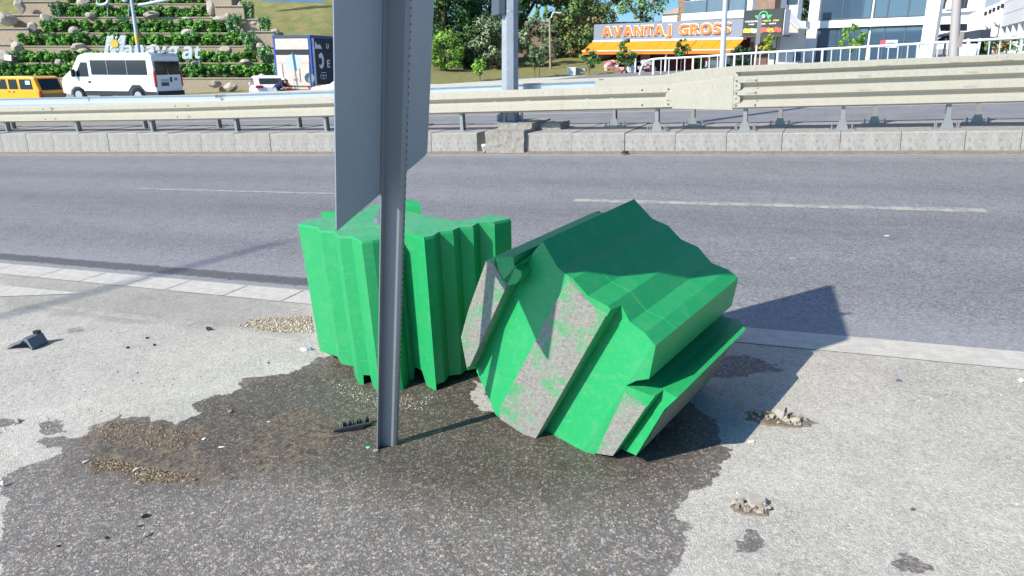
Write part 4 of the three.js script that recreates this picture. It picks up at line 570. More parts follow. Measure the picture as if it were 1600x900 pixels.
// ---------- buildings ----------
const white = new THREE.MeshStandardMaterial({ map: tex(256, 256, (u, v, o) => { const k = 0.74 + 0.12 * (nz(u, v, 1) - 0.5); o[0] = k; o[1] = k; o[2] = k * 0.985; }), roughness: 0.8 });
const glassM = new THREE.MeshPhysicalMaterial({ color: C('#3f5566'), roughness: 0.06, metalness: 0.0, specularIntensity: 1, ior: 1.9 });
const darkIn = M('#22262c', 0.7), frameM = M('#5b646d', 0.5, 0.3);
function facade(name, label, cat, xl, yl, Dl, xr, yr, Dr, foot) {     // group standing on the left foot, local x along the wall, z out of it
  const A = at(xl, yl, Dl), B = at(xr, yr, Dr), u = V(B.x - A.x, 0, B.z - A.z), len = u.length(); u.normalize();
  const th = Math.atan2(-u.z, u.x), nrm = V(-u.z, 0, u.x), y0 = foot ?? Math.min(A.y, B.y), t = thing(name, label, cat, V(A.x, y0, A.z), th);
  const loc = (px, py, z = 0) => { const P = onPlane(px, py, A.clone().addScaledVector(nrm, z), nrm).sub(V(A.x, y0, A.z)); return [P.dot(u), P.y, z]; };
  const rect = (x0, py0, x1, py1, z0, z1) => { const p = loc(x0, py0, z1), q = loc(x1, py1, z1); return box(Math.abs(q[0] - p[0]), Math.abs(p[1] - q[1]), z1 - z0, (p[0] + q[0]) / 2, (p[1] + q[1]) / 2, (z0 + z1) / 2); };
  return { t, len, loc, rect, u, nrm, A, y0, b: (n, m, x0, x1, ya, yb, z0, z1, par) => part(n, boxUV(box(x1 - x0, yb - ya, z1 - z0, (x0 + x1) / 2, (ya + yb) / 2, (z0 + z1) / 2), 0.3), m, par ?? t) };
}
{ // the shop with grey fascia and orange awnings
  const f = facade('shop', 'low shop with grey name fascia and three orange awnings', 'shop', 927, 119, 66, 1163, 110, 57, 0.2), { t, loc, b } = f;
  const top = (loc(926, 40)[1] + loc(1163, 28)[1]) / 2, bot = (loc(927, 65)[1] + loc(1163, 55.5)[1]) / 2, Lx = loc(1163, 60)[0], awn = (loc(920, 86, 1.5)[1] + loc(1160, 80, 1.5)[1]) / 2;
  b('wall', M('#6a4238', 0.9), 0, Lx, -1, bot, -8, -3); b('wall', white, -0.05, 0.2, -1, bot, -8, 0); b('roof', white, 0, Lx, bot, bot + 0.25, -8, -0.02);
  const fas = b('fascia', M('#7f8894', 0.6, 0.1), 0, Lx, bot, top, -0.3, 0.12); b('fascia_trim', white, -0.03, Lx + 0.03, bot - 0.16, bot - 0.01, -0.3, 0.2);
  const x0 = loc(942, 60, 0.14)[0], x1 = loc(1144, 50, 0.14)[0]; const str = 'AVANTAJ GROSS', hgt = (top - bot) * 0.62, gs = []; let x = 0;
  for (const ch of str) { if (ch === ' ') { x += hgt * 0.55; continue; } const g = new TextGeometry(ch, { font, size: hgt * 1.0, depth: 0.1, curveSegments: 5, bevelEnabled: false }); g.userData.ch = ch; g.computeBoundingBox(); const bb = g.boundingBox; gs.push([g, x - bb.min.x]); x += bb.max.x - bb.min.x + hgt * 0.14; }
  const sc = (x1 - x0) / x, rim = M('#f4dcc8', 0.6), om = M('#e8813a', 0.5);
  gs.forEach(([g, dx]) => { const m = part('letter', g, om, fas); m.position.set(x0 + dx * sc, bot + (top - bot) * 0.24, 0.2); m.scale.set(sc, 0.93, 1); const rg = new TextGeometry(g.userData.ch, { font, size: hgt, depth: 0.05, curveSegments: 5, bevelEnabled: true, bevelSize: 0.055, bevelThickness: 0.01, bevelSegments: 1 }); const r = part('letter_rim', rg, rim, m); r.position.set(0, 0, -0.06); });
  // awnings: sloping cloth with a valance
  const aw = M('#ee8a0c', 0.8), awd = M('#e2700e', 0.75); const xs = [[918, 1022], [1019, 1092], [1091, 1163]];
  xs.forEach(([pa, pb], i) => {
    const xa = i ? loc(pa, 64)[0] : -0.15, xb = i < 2 ? loc(pb, 62)[0] - 0.12 : Lx, g = flat(prism([[0, bot - 0.1], [1.5, awn + 0.22], [1.5, awn + 0.19], [0, bot - 0.13]], -xb, -xa)).rotateY(-Math.PI / 2);
    const a = part('awning', boxUV(g), aw, t); part('valance', box(xb - xa, 0.26, 0.03, (xa + xb) / 2, awn + 0.07, 1.49), awd, a); part('front_rod', box(xb - xa, 0.07, 0.07, (xa + xb) / 2, awn + 0.22, 1.5), rim, a);
    for (let k = 1; k < 4; k++) part('seam', bar(V(mix(xa, xb, k / 4), bot - 0.095, 0.01), V(mix(xa, xb, k / 4), awn + 0.225, 1.49), 0.02), awd, a);
  });
  for (const px of [933, 993, 1040, 1130]) part('awning_post', box(0.12, awn + 1.2, 0.12, loc(px, 100, 1.2)[0], awn / 2 - 0.5, 1.2), white, t);
  const gm = ['#a33b34', '#7d8b3f', '#c9c2b4', '#54463c', '#8c4a3e'];
  for (let k = 0; k < 9; k++) { const xx = 0.8 + k * (Lx - 1.2) / 9; part('shelf', merge([box(0.9, 0.08, 0.6, xx, 0.6, -2.2), box(0.9, 0.08, 0.6, xx, 1.2, -2.2), box(0.9, 1.9, 0.05, xx, 0.85, -2.55)]), M(gm[k % 5], 0.8), t); }
}
{ // produce billboard beside the fascia, turned a little
  const f = facade('billboard', 'dark billboard with green basket emblem and fruit pictures', 'billboard', 1165, 60, 56.6, 1221, 55, 54.4), { t, loc } = f;
  const p = loc(1165, 17.5), q = loc(1221, 54), w = q[0] - p[0], h = p[1] - q[1], cx = (p[0] + q[0]) / 2, cy = (p[1] + q[1]) / 2;
  const cv = document.createElement('canvas'); cv.width = 448; cv.height = 320; const g = cv.getContext('2d'); g.fillStyle = '#3a3f3c'; g.fillRect(0, 0, 448, 320);
  g.strokeStyle = '#57d36e'; g.lineWidth = 11; g.beginPath(); g.arc(224, 62, 46, Math.PI, 2 * Math.PI); g.stroke(); g.fillStyle = '#52cf6a'; for (const s of [-1, 1]) { g.beginPath(); g.moveTo(224 + s * 34, 62); g.lineTo(224 + s * 104, 66); g.lineTo(224 + s * 60, 118); g.closePath(); g.fill(); } g.fillStyle = '#9fe6d6'; g.beginPath(); g.arc(224, 78, 24, 0, 7); g.fill();
  const bars = (x, y, n, h, col, q) => { g.fillStyle = col; for (let k = 0; k < n; k++) { const w = 9 + 7 * q(); g.fillRect(x, y - h, 4, h); g.fillRect(x, y - h, w, 4); g.fillRect(x, y - h / 2 - 2, w * 0.8, 4); if (k % 3) g.fillRect(x + w - 4, y - h, 4, h); x += w + 5; } };   // lettering too small to read in the photograph
  { const q = rng(4); bars(14, 150, 11, 22, '#f4f4ee', q); bars(226, 150, 5, 22, '#f0de3c', q); bars(344, 150, 4, 22, '#f0de3c', q); bars(60, 186, 4, 17, '#f4f4ee', q); bars(176, 186, 5, 17, '#f4f4ee', q); bars(300, 186, 5, 17, '#f4f4ee', q); }
  const r = rng(9); for (let i = 0; i < 44; i++) { const x = 16 + i * 9.6; g.fillStyle = i < 10 ? '#f2d545' : i < 20 ? ['#9ed063', '#e9efe0', '#6fae4a'][i % 3] : i < 30 ? '#dd5b4c' : i < 37 ? ['#f0c23c', '#e06a40'][i % 2] : '#d85a4a'; g.beginPath(); g.ellipse(x, 268 - 20 * r(), 20 + 10 * r(), 16 + 14 * r(), 0, 0, 7); g.fill(); }
  const ct = new THREE.CanvasTexture(cv); ct.colorSpace = THREE.SRGBColorSpace;
  const pan = new THREE.PlaneGeometry(w, h).translate(cx, cy, 0.075); part('print', pan, new THREE.MeshStandardMaterial({ map: ct, roughness: 0.5 }), t); part('frame', box(w + 0.12, h + 0.1, 0.14, cx, cy, 0), M('#3b3733', 0.7), t); part('side_panel', box(0.05, h, 0.7, cx + w / 2 + 0.1, cy, -0.35), M('#d5d5d2', 0.7), t); part('ledge', box(w + 0.5, 0.08, 0.8, cx + 0.1, cy - h / 2 - 0.08, -0.2), M('#5c4a3c', 0.8), t);
}
{ // small grey house right of the shop
  const f = facade('house', 'small grey house with shuttered front right of the shop', 'house', 1164, 112, 58, 1206, 108, 56.4, 0.4), { t, loc, b } = f;
  const w = loc(1206, 80)[0], e = loc(1190, 56)[1], grey = M('#b9b5ae', 0.9);
  b('wall', grey, 0, w + 0.02, -1, e, -5, -0.4); const sh = b('shutter', M('#6b4f42', 0.7), 0.1, w - 0.4, -0.4, loc(1190, 66)[1], -0.4, -0.3); for (let k = 0; k < 12; k++) part('slat', box(w - 0.5, 0.05, 0.03, w / 2 - 0.15, loc(1190, 66)[1] - 0.12 - k * 0.17, -0.285), M('#7d6052', 0.7), sh);
  const P = (x, y) => { const q = loc(x, y, -0.6); return [q[0], q[1]]; };
  part('wall', boxUV(flat(prism([P(1207, 116), P(1207, 22), P(1224, 22), P(1247, 44), P(1247, 116)], -1.6, -0.6))), grey, t); part('roof', flat(prism([P(1222, 18), P(1249, 44), P(1249, 46), P(1222, 21)], -2, -0.45)), M('#dcd9d4', 0.8), t); part('chimney', flat(prism([P(1235, 45), P(1235, 32), P(1247, 32), P(1247, 45)], -2.4, -1.7)), white, t); const wn = b('window', frameM, w + 1.4, w + 2.1, 1.0, 1.8, -0.62, -0.57); part('pane', box(0.56, 0.66, 0.02, w + 1.75, 1.4, -0.56), glassM, wn); b('downpipe', M('#9a958d', 0.6), w + 0.1, w + 0.22, -0.5, e, -0.6, -0.48);
}
{ // white apartment building above the shop
  const f = facade('apartment_building', 'white apartment building with glass balconies above the shop', 'building', 1034, 60, 74, 1172, 45, 66, 0.4), { t, loc, b } = f;
  const xs = (px) => loc(px, 25)[0], e = loc(1070, 31)[1], slab0 = loc(1110, 30)[1], slab1 = loc(1110, 19)[1], hi = slab1 + 3.4, brick = new THREE.MeshStandardMaterial({ map: stoneTex, color: C('#d2b9a8'), roughness: 0.9 });
  b('wall', white, xs(1033), xs(1058), -1, loc(1045, 22)[1], -6, -0.2); part('roof', flat(prism([[xs(1031), loc(1045, 22)[1]], [xs(1060), loc(1045, 22)[1]], [xs(1060), loc(1045, 12)[1]]], -6, 0)), M('#a68f7e', 0.9), t);
  const bw2 = b('brick_pier', brick, xs(1057), xs(1068), -1, hi, -6, -0.1); for (let k = 0; k < 14; k++) part('brick_course', box(xs(1068) - xs(1057) + 0.02, 0.1, 0.03, (xs(1057) + xs(1068)) / 2, slab0 - 1 + k * 0.45, -0.09), M('#8d7566', 0.9), bw2);
  b('wall', white, xs(1068), xs(1164), -1, hi, -6, -1.6); b('balcony_slab', white, xs(1066), xs(1163), slab0, slab1, -1.6, 0.1);
  for (const [a, c, m] of [[1071, 1077, white], [1079, 1090, glassM], [1091, 1101, darkIn], [1103, 1108, white], [1110, 1120, glassM], [1121, 1130, glassM], [1138, 1140, white], [1142, 1164, glassM]]) { const h0 = slab1 + 0.05, wnd = part(m === white ? 'pillar' : 'window', box(xs(c) - xs(a), 2.9, 0.1, (xs(a) + xs(c)) / 2, h0 + 1.45, m === white ? -0.6 : -1.52), m === white ? white : frameM, t); if (m !== white) part('pane', box(xs(c) - xs(a) - 0.1, 2.75, 0.03, (xs(a) + xs(c)) / 2, h0 + 1.45, -1.45), m, wnd); }
  for (const [a, c] of [[1069, 1103], [1105, 1131], [1139, 1163]]) { const r = part('balcony_glass', box(xs(c) - xs(a), 1.0, 0.03, (xs(a) + xs(c)) / 2, slab1 + 0.52, 0.05), new THREE.MeshPhysicalMaterial({ color: C('#8aa2ae'), roughness: 0.1, transmission: 0.5, thickness: 0 }), t); part('handrail', box(xs(c) - xs(a), 0.06, 0.07, (xs(a) + xs(c)) / 2, slab1 + 1.05, 0.05), M('#c8ced2', 0.4, 0.5), r); }
  b('wall', brick, xs(1170), xs(1202), -1, hi - 1, -1.4, -0.6); b('wall', white, xs(1202), xs(1216), -1, hi, -3.2, -2.6); part('window', box(1.0, 1.6, 0.1, xs(1207), slab1 + 1.2, -2.55), frameM, t); part('pane', box(0.86, 1.46, 0.04, xs(1207), slab1 + 1.2, -2.5), glassM, t); b('pillar', white, xs(1166), xs(1174), -1, hi, -1.2, 0.0);
}
{ // white framed glass building
  const f = facade('office_building', 'white-framed building with two tall storeys of dark glass', 'building', 1255, 97, 70, 1462, 92, 61, 0.9), { t, loc, b } = f;
  const xs = (px) => loc(px, 50)[0], yy = (l, r) => (loc(1277, l)[1] + loc(1445, r)[1]) / 2, L = xs(1462), y1 = yy(45, 37.5), y2 = yy(33, 25.5), top = y2 + 5, base = -1.2;
  b('wall', white, 0, xs(1276), base, top + 0.8, -2, 0); b('wall', white, xs(1441), L, base, top + 0.8, -0.6, 0); b('band', white, xs(1276), xs(1441), y1, y2, -2, -0.02); b('roof', white, xs(1276), xs(1441), top, top + 0.8, -2, -0.02); b('interior', M('#4c5a66', 0.8), xs(1276), xs(1441), base, top, -2, -1.8); b('floor_slab', M('#9a9a96', 0.8), xs(1276), xs(1441), base, base + 0.25, -1.8, -0.3);
  const cols = [[1276, 1309], [1309, 1340], [1340, 1354], [1358, 1379], [1379, 1411], [1411, 1441]];
  for (const [lo, hi, n] of [[y2 + 0.05, top, 0], [base + 0.25, y1 - 0.05, 1]]) cols.forEach(([a, c]) => { const w = xs(c) - xs(a), g = part('window', merge([box(0.09, hi - lo, 0.12, xs(a) + 0.045, (lo + hi) / 2, -0.3), box(w, 0.1, 0.12, xs(a) + w / 2, hi - 0.05, -0.3), box(w, 0.1, 0.12, xs(a) + w / 2, lo + 0.05, -0.3), ...(n ? [box(w, 0.09, 0.12, xs(a) + w / 2, lo + (hi - lo) * 0.66, -0.3)] : [])]), frameM, t); part('pane', box(w - 0.06, hi - lo - 0.1, 0.03, xs(a) + w / 2, (lo + hi) / 2, -0.3), glassM, g); });
  b('column', white, xs(1353), xs(1362), base, top, -0.9, -0.45);
  const ps = part('poster', f.rect(1376, 63, 1401, 74, -0.26, -0.24), M('#f2efee', 0.6), t); part('poster_panel', f.rect(1376, 63, 1383, 74, -0.24, -0.22), M('#cf4a55', 0.6), ps);
  const lett = f.rect(1385, 66, 1399, 70, -0.24, -0.22); part('poster_text', lett, M('#6f88a0', 0.6), ps);
}
{ // long white building at the right edge with panelled upper wall
  const f = facade('warehouse', 'long white panelled building receding from the right picture edge', 'building', 1548, 86, 74, 1680, 78, 44, 1.3), { t, loc, b } = f;
  const xs = (px) => loc(px, 60)[0], L = f.len + 6, y1 = loc(1570, 44)[1] + 0.2, y2 = y1 + 5.2;
  b('wall', white, 0, L, y1, y2, -10, 0); for (let k = 1; k < 5; k++) b('panel_joint', M('#aeb6c4', 0.7), 0, L, y1 + k * 1.02, y1 + k * 1.02 + 0.05, 0.0, 0.012); b('wall', M('#e9ebee', 0.8), 0, L, -2, y1, -10, -0.8);
  for (let k = 0; k < 7; k++) { const w = part('window', box(1.7, y1 - 1, 0.1, 1.6 + k * 3, (y1 - 1) / 2 + 0.4, -0.76), frameM, t); part('pane', box(1.5, y1 - 1.2, 0.04, 1.6 + k * 3, (y1 - 1) / 2 + 0.4, -0.7), glassM, w); } for (let k = 0; k < 7; k++) b('pillar', white, 3 + k * 3, 3.35 + k * 3, -2, y1, -0.8, -0.05);
}
{ // white block with sloping parapet and steel lamps, in front of the far houses
  const f = facade('white_block', 'white blank-walled block with sloping roof edge and dark window dots', 'building', 1487, 86, 76, 1560, 84, 71, 1.0), { t, loc } = f, P = (x, y) => { const q = loc(x, y); return [q[0], q[1]]; };
  part('wall', flat(prism([P(1484, 100), P(1484, 40), P(1500, 32), P(1520, 20), P(1566, 2), P(1566, 100)], -8, 0)), white, t);
  for (const [x, y] of [[1540, 21], [1547, 18], [1553, 15], [1560, 12], [1566, 9]]) { const q = loc(x, y, 0.02); part('window', box(0.28, 0.36, 0.05, q[0], q[1], 0.01), darkIn, t); }
  for (const [x, y] of [[1545, 52], [1559, 47]]) { const q = loc(x, y, 0.2); part('wall_lamp', merge([box(0.05, 1.1, 0.05, q[0], q[1], 0.12), bar(V(q[0], q[1] + 0.3, 0.12), V(q[0] - 0.5, q[1] + 0.7, 0.3), 0.07)]), M('#6d6a66', 0.6), t); }
}
{ const f = facade('far_house', 'far white house with small windows between the glass building and the lamp post', 'house', 1462, 60, 112, 1530, 56, 106, 1.2), { t, loc, b } = f, y1 = loc(1490, 15)[1], L = f.len;
  b('wall', white, 0, L, -2, y1 + 5, -8, 0); b('ledge', white, -0.2, L + 0.2, y1 - 0.4, y1, 0, 0.6); for (const [x, y] of [[1471, 8], [1477, 5], [1505, 5], [1510, 5], [1471, -6], [1505, -8]]) { const q = loc(x, y); const w = part('window', box(0.42, 1.5, 0.1, q[0], q[1], 0.02), frameM, t); part('pane', box(0.34, 1.4, 0.04, q[0], q[1], 0.08), darkIn, w); } b('balcony', M('#cdc6bb', 0.8), 1.4, 2.9, y1, y1 + 1.0, 0, 0.9); }
{ const f = facade('grey_house', 'pale grey-blue house gable behind the white block against the sky', 'house', 1524, 20, 124, 1542, 18, 122, 1.5), { t, b } = f; b('wall', M('#a9b3c4', 0.8), 0, f.len, -2, 13.2, -7, 0); b('parapet', white, -0.1, f.len + 0.1, 13.2, 13.5, -7, 0.1); }
{ // carport with dark shade canopy
  const f = facade('carport', 'white-edged carport with dark shade canopy beside the glass building', 'carport', 1459, 86, 66, 1535, 82, 61, 1.0), { t, loc, b } = f, P = (x, y) => { const q = loc(x, y); return [q[0], q[1]]; };
  b('back_wall', darkIn, 0, f.len * 0.85, -1.5, P(1500, 58)[1], -1.6, -1.3); part('canopy', flat(prism([P(1460, 64), P(1475, 56), P(1490, 53), P(1532, 46), P(1530, 61), P(1480, 64)], -1, 0)), M('#3a4149', 0.7), t); part('canopy_edge', tube([P(1459, 61), P(1467, 57), P(1477, 54), P(1490, 51.5)].map(([x, y]) => V(x, y, 0.05)), 0.14, 20, 6), white, t);
  part('awning', flat(prism([P(1462, 38), P(1492, 37), P(1492, 48), P(1463, 48.5)], -1.2, -0.4)), M('#464a50', 0.7), t); for (const x of [1462, 1477, 1512, 1530]) part('post', box(0.14, 3, 0.14, P(x, 70)[0], P(x, 62)[1] - 1.4, 0.0), white, t); part('low_wall', box(P(1535, 80)[0] - P(1497, 80)[0], 0.9, 0.2, P(1515, 80)[0], P(1515, 78)[1], 0.6), white, t);
}
// ---------- railing, poles, far road guard rail ----------
{
  const D = (x) => mix(46, 34, (x - 1000) / 600), t = thing('bridge_railing', 'white tubular pedestrian railing curving down at its left end', 'railing', at(1000, 118, 46)), o = t.position, P = (x, y) => at(x, y, D(x)).sub(o), rm = M('#d4d8da', 0.45, 0.3);
  part('handrail', tube([P(999.5, 120), P(1000, 113), P(1003, 104), P(1008, 97.5), P(1016, 93.5), P(1026, 92), P(1060, 90.5), P(1100, 88.2), P(1160, 84), P(1240, 79.5), P(1320, 75), P(1400, 70.5), P(1500, 64.5), P(1640, 56)], 0.065, 120, 8), rm, t);
  for (let x = 1021, k = 0; x < 1640; k++) { const yt = x < 1100 ? mix(92.3, 88.2, (x - 1021) / 79) : mix(88.2, 64.5, (x - 1100) / 400); part(k % 5 ? 'baluster' : 'post', bar(P(x, yt + 0.5), P(x - (x - 800) * 0.005, yt + 34), k % 5 ? 0.05 : 0.11), rm, t); x += mix(12.2, 17, (x - 1021) / 580); }
  const w = thing('ramp_wall', 'low cream concrete parapet under the white railing', 'wall', at(1000, 124, 46)), q = w.position, pts = []; for (let x = 960; x <= 1700; x += 40) pts.push(at(x, mix(121, 80, (x - 960) / 640) + (x < 1040 ? 2 : 0), D(x) - 0.15).sub(q));
  const g = []; for (let i = 0; i + 1 < pts.length; i++) { const A = pts[i], B = pts[i + 1]; g.push(bar(A.clone().add(V(0, -0.45, 0)), B.clone().add(V(0, -0.45, 0)), 0.9, 0.25)); } part('parapet', merge(g), parapet, w);
}
{ // W rail on the outer edge of the far carriageway and its low verge
  const t = roadThing('guard_rail', 'far-side cream guard rail beyond the opposite carriageway', 'guard rail', 0, 21, 0); for (let a = -6; a < 60; a += 8) { const m = part('beam', railGeo(WPROF, 8.02, 1), cream, t); m.position.set(-a - 4, 0.5, 0); } for (let a = -6; a < 60; a += 4) part('post', box(0.07, 0.85, 0.1, -a, 0.42, -0.06), steelGrey, t);
  const v = struct('verge', boxUV(box(120, 0.25, 1.9, -20, 0.0, -21.5)), new THREE.MeshStandardMaterial({ map: concTex, color: C('#efe2c8'), roughness: 1 })); v.quaternion.copy(ROADQ);
  const rp = struct('ramp', sheet([R(-60, 22.6), R(16, 22.6), R(16, 52), R(-60, 52)], uvr(4), 0.24), roadPlain);
}
function pole(name, label, x0, y0, x1, y1, D, r0, r1, mat, cat = 'lamp post') { const A = at(x0, y0, D), B = at(x1, y1, D).sub(A), t = thing(name, label, cat, A); part('shaft', new THREE.CylinderGeometry(r1, r0, B.length(), 10).applyQuaternion(new THREE.Quaternion().setFromUnitVectors(V(0, 1, 0), B.clone().normalize())).translate(B.x / 2, B.y / 2, B.z / 2), mat, t); return [t, B]; }
const zinc = M('#c3c7c8', 0.5, 0.3);
{ const [t, B] = pole('lamp_post', 'slim leaning lamp post with yellow band in front of the terraced garden', 219, 96, 200, -40, 44, 0.11, 0.085, M('#aebac2', 0.5, 0.3)); const p = B.clone().multiplyScalar(0.235); part('band', cyl(0.115, 0.115, 0.5, p.x, p.y - 0.1, p.z), M('#d9b54a', 0.6), t); part('base_plate', box(0.4, 0.04, 0.4, 0, -2.2, 0), zinc, t); part('shaft', cyl(0.12, 0.11, 2.2, 0, -2.2, 0, 10), M('#aebac2', 0.5, 0.3), t); }
{ const [t] = pole('lamp_post', 'pale lamp post in front of the orange shop awnings', 1128, 108, 1137, -60, 33, 0.125, 0.1, zinc); part('base_plate', box(0.4, 0.03, 0.4), zinc, t); }
{ const [t, B] = pole('lamp_post', 'brownish lamp post standing behind the triple-wave rail on the right', 1489, 104, 1499, -70, 21, 0.13, 0.11, M('#b3aaa3', 0.6, 0.2)); part('base_plate', box(0.4, 0.03, 0.4), zinc, t); part('door', box(0.1, 0.4, 0.03, 0.02, 0.7, 0.13), M('#a1988f', 0.6), t); }
{ const [t, B] = pole('sign_post', 'thin white sign post with narrow grey board in front of the shop shutter', 1179, 104, 1187, 30, 40, 0.05, 0.045, M('#d2cfc9', 0.5), 'sign post'); part('board', box(0.2, 1.4, 0.06, B.x * 0.78, B.y * 0.78, 0.04), M('#8d8985', 0.6), t); }
{ const [t, B] = pole('wooden_pole', 'weathered wooden utility pole with small lamp on the lawn', 860, 109, 859, 28, 60, 0.09, 0.08, M('#9c8a70', 0.9), 'utility pole'); part('lamp_arm', tube([V(0, B.y, 0), V(0.15, B.y + 0.35, 0), V(0.5, B.y + 0.4, 0)], 0.06, 12, 6), zinc, t); part('lamp_head', rbox(0.35, 0.12, 0.16, 0.6, B.y + 0.36, 0, 0.04), zinc, t); }
// goods in front of the shop
{
  const base = at(955, 121, 57), mk = (name, label, cat, n, cols, x, y, D, w, h) => { const o = at(x, y, D), t = thing(name, label, cat, o), r = rng(x), g = {}; for (let i = 0; i < n; i++) { const f = r(), s = 0.14 + 0.1 * r(), bx = rbox(s * 1.6, s, s * 1.3, (r() - 0.5) * w * (1 - f * 0.7), f * h + s / 2, (r() - 0.5) * 0.7, 0.04, 1).rotateY((r() - 0.5) * 0.5); part('sack', bx, M(cols[i % cols.length], 0.8), t); } };
  mk('goods_pile', 'heap of red and white net sacks under the left awning', 'sacks', 60, ['#c9978c', '#ddbcb2', '#b9776c', '#e2d5ca', '#a8685e'], 955, 120, 56.6, 2.2, 1.0); mk('goods_pile', 'pile of pink sacks and trays behind the curved railing end', 'sacks', 34, ['#d9b0ae', '#cfd3d6', '#b98a86', '#8c8f92'], 1010, 117, 56, 1.6, 0.9); mk('goods_pile', 'pale tarpaulin bundles left of the shop', 'bundles', 20, ['#cfd2d4', '#8e9499', '#b4b8ba', '#5a6066'], 908, 121, 57, 1.6, 0.5);
  const c = at(893, 122, 55), t = thing('utility_cabinet', 'white utility cabinet with dark side on the lawn edge', 'cabinet', c); part('case', rbox(0.55, 0.75, 0.35, 0, 0.37, 0, 0.02), white, t); part('side_box', box(0.3, 0.68, 0.33, 0.46, 0.34, -0.02), M('#3b4046', 0.7), t); part('label_plate', box(0.25, 0.1, 0.01, 0, 0.42, 0.178), M('#9aa0a4', 0.6), t);
  const d = at(985, 120, 54), s = thing('round_sign', 'white round sign plate on a stand before the shop', 'sign', d); part('disc', new THREE.CylinderGeometry(0.3, 0.3, 0.04, 20).rotateX(Math.PI / 2).translate(0, 0.55, 0), M('#e4e3de', 0.6), s); part('stand', merge([box(0.05, 0.6, 0.05, 0.06, 0, 0), box(0.05, 0.6, 0.05, -0.06, 0, 0)]), zinc, s);
}
// ---------- vehicles ----------
const tyreM = M('#1a1a1b', 0.9), rimM = M('#b5b8ba', 0.4, 0.6), glassDark = new THREE.MeshPhysicalMaterial({ color: C('#1d242c'), roughness: 0.08, ior: 1.6 }), plasticM = M('#2a2c2f', 0.7), redLamp = M('#b3202a', 0.3), paintWhite = new THREE.MeshPhysicalMaterial({ color: C('#eef0ef'), roughness: 0.35, clearcoat: 0.6, clearcoatRoughness: 0.1 });
function wheel(t, x, z, r, s) { const w = part('wheel', new THREE.CylinderGeometry(r, r, 0.2, 24).rotateX(Math.PI / 2).translate(x, r, z), tyreM, t); part('rim', new THREE.CylinderGeometry(r * 0.62, r * 0.62, 0.03, 16).rotateX(Math.PI / 2).translate(x, r, z + s * 0.1), rimM, w); }
const CARTURN = Math.atan2(DIR.z * -1, DIR.x);                         // heading left along the road
function sideBody(t, prof, w, mat, bevel = 0.06) { return part('body', boxUV(flat(prism(prof, -w / 2, w / 2, bevel))), mat, t); }
const pane = (t, name, prof, z, mat) => part(name, flat(prism(prof, z > 0 ? z : z - 0.012, z > 0 ? z + 0.012 : z)), mat, t);
{ // minibus: local x forward, rear at 0
  const p = at(268, 150, 40.5); p.y = at(268, 160, 40.5).y; const t = thing('minibus', 'long white minibus with dark windows below the town letters', 'minibus', p, CARTURN + 0.13), w = 2.05, L = 6.1, H = 2.52;
  sideBody(t, [[0.0, 0.42], [0.02, 1.3], [0.1, 2.35], [0.25, H], [4.3, H], [4.75, H - 0.12], [5.25, 1.75], [5.95, 1.3], [L, 1.05], [L, 0.45], [5.6, 0.35], [5.5, 0.62], [5.25, 0.78], [4.95, 0.78], [4.7, 0.62], [4.6, 0.35], [1.75, 0.35], [1.65, 0.62], [1.4, 0.78], [1.1, 0.78], [0.85, 0.62], [0.75, 0.38]], w, paintWhite, 0.09);
  for (const s of [-1, 1]) { const z = s * w / 2;
    for (const [a, b] of [[0.45, 1.7], [1.73, 2.95], [2.98, 4.0]]) pane(t, 'window', [[a, 1.42], [b, 1.42], [b, 2.16], [a, 2.16]], z, glassDark);
    pane(t, 'window', [[4.2, 1.32], [4.98, 1.32], [5.0, 1.5], [4.62, 2.05], [4.2, 2.05]], z, glassDark); pane(t, 'cladding', [[1.75, 0.36], [4.6, 0.36], [4.6, 0.6], [1.8, 0.6], [1.5, 0.92], [1.0, 0.92], [0.7, 0.6], [0.05, 0.58], [0.05, 0.42], [0.72, 0.4], [0.9, 0.66], [1.1, 0.79], [1.4, 0.79], [1.66, 0.64]], z, plasticM);
    part('mirror', rbox(0.14, 0.4, 0.22, 5.05, 1.5, s * (w / 2 + 0.16), 0.05), plasticM, t); part('tail_lamp', rbox(0.12, 0.8, 0.12, 0.05, 1.22, s * (w / 2 - 0.05), 0.03), redLamp, t); wheel(t, 1.25, s * (w / 2 - 0.14), 0.36, s); wheel(t, 5.1, s * (w / 2 - 0.14), 0.36, s); pane(t, 'door_handle', [[4.1, 1.0], [4.3, 1.0], [4.3, 1.1], [4.1, 1.1]], z, plasticM); pane(t, 'trim_line', [[0.3, 1.3], [4.1, 1.3], [4.1, 1.32], [0.3, 1.32]], z, M('#c8ccce', 0.5)); }
  const rear = (n, y0, y1, z0, z1, m, x = 0) => { const tilt = (y) => y > 1.3 ? -0.075 : 0; return part(n, box(0.03, y1 - y0, z1 - z0, x + (y0 > 1.3 ? 0.03 : -0.005), (y0 + y1) / 2, (z0 + z1) / 2).rotateZ(0), m, t); };
  rear('rear_window', 1.42, 2.1, -0.9, -0.03, glassDark, 0.0); rear('rear_window', 1.42, 2.1, 0.03, 0.9, glassDark, 0.0); rear('bumper', 0.36, 0.6, -1.0, 1.0, plasticM, -0.03); rear('number_plate', 0.86, 1.04, -0.6, -0.08, M('#4a5563', 0.6)); rear('door_handle', 1.05, 1.3, 0.08, 0.18, plasticM); rear('plate_recess', 1.08, 1.2, -0.6, -0.05, M('#b9c4d2', 0.6)); rear('sticker', 1.12, 1.26, 0.42, 0.6, M('#7f8894', 0.6)); part('roof_edge', rbox(0.3, 0.06, 1.6, 0.22, 2.62, 0, 0.03), paintWhite, t); part('brake_lamp', box(0.03, 0.05, 0.3, 0.1, 2.5, 0), plasticM, t);
}
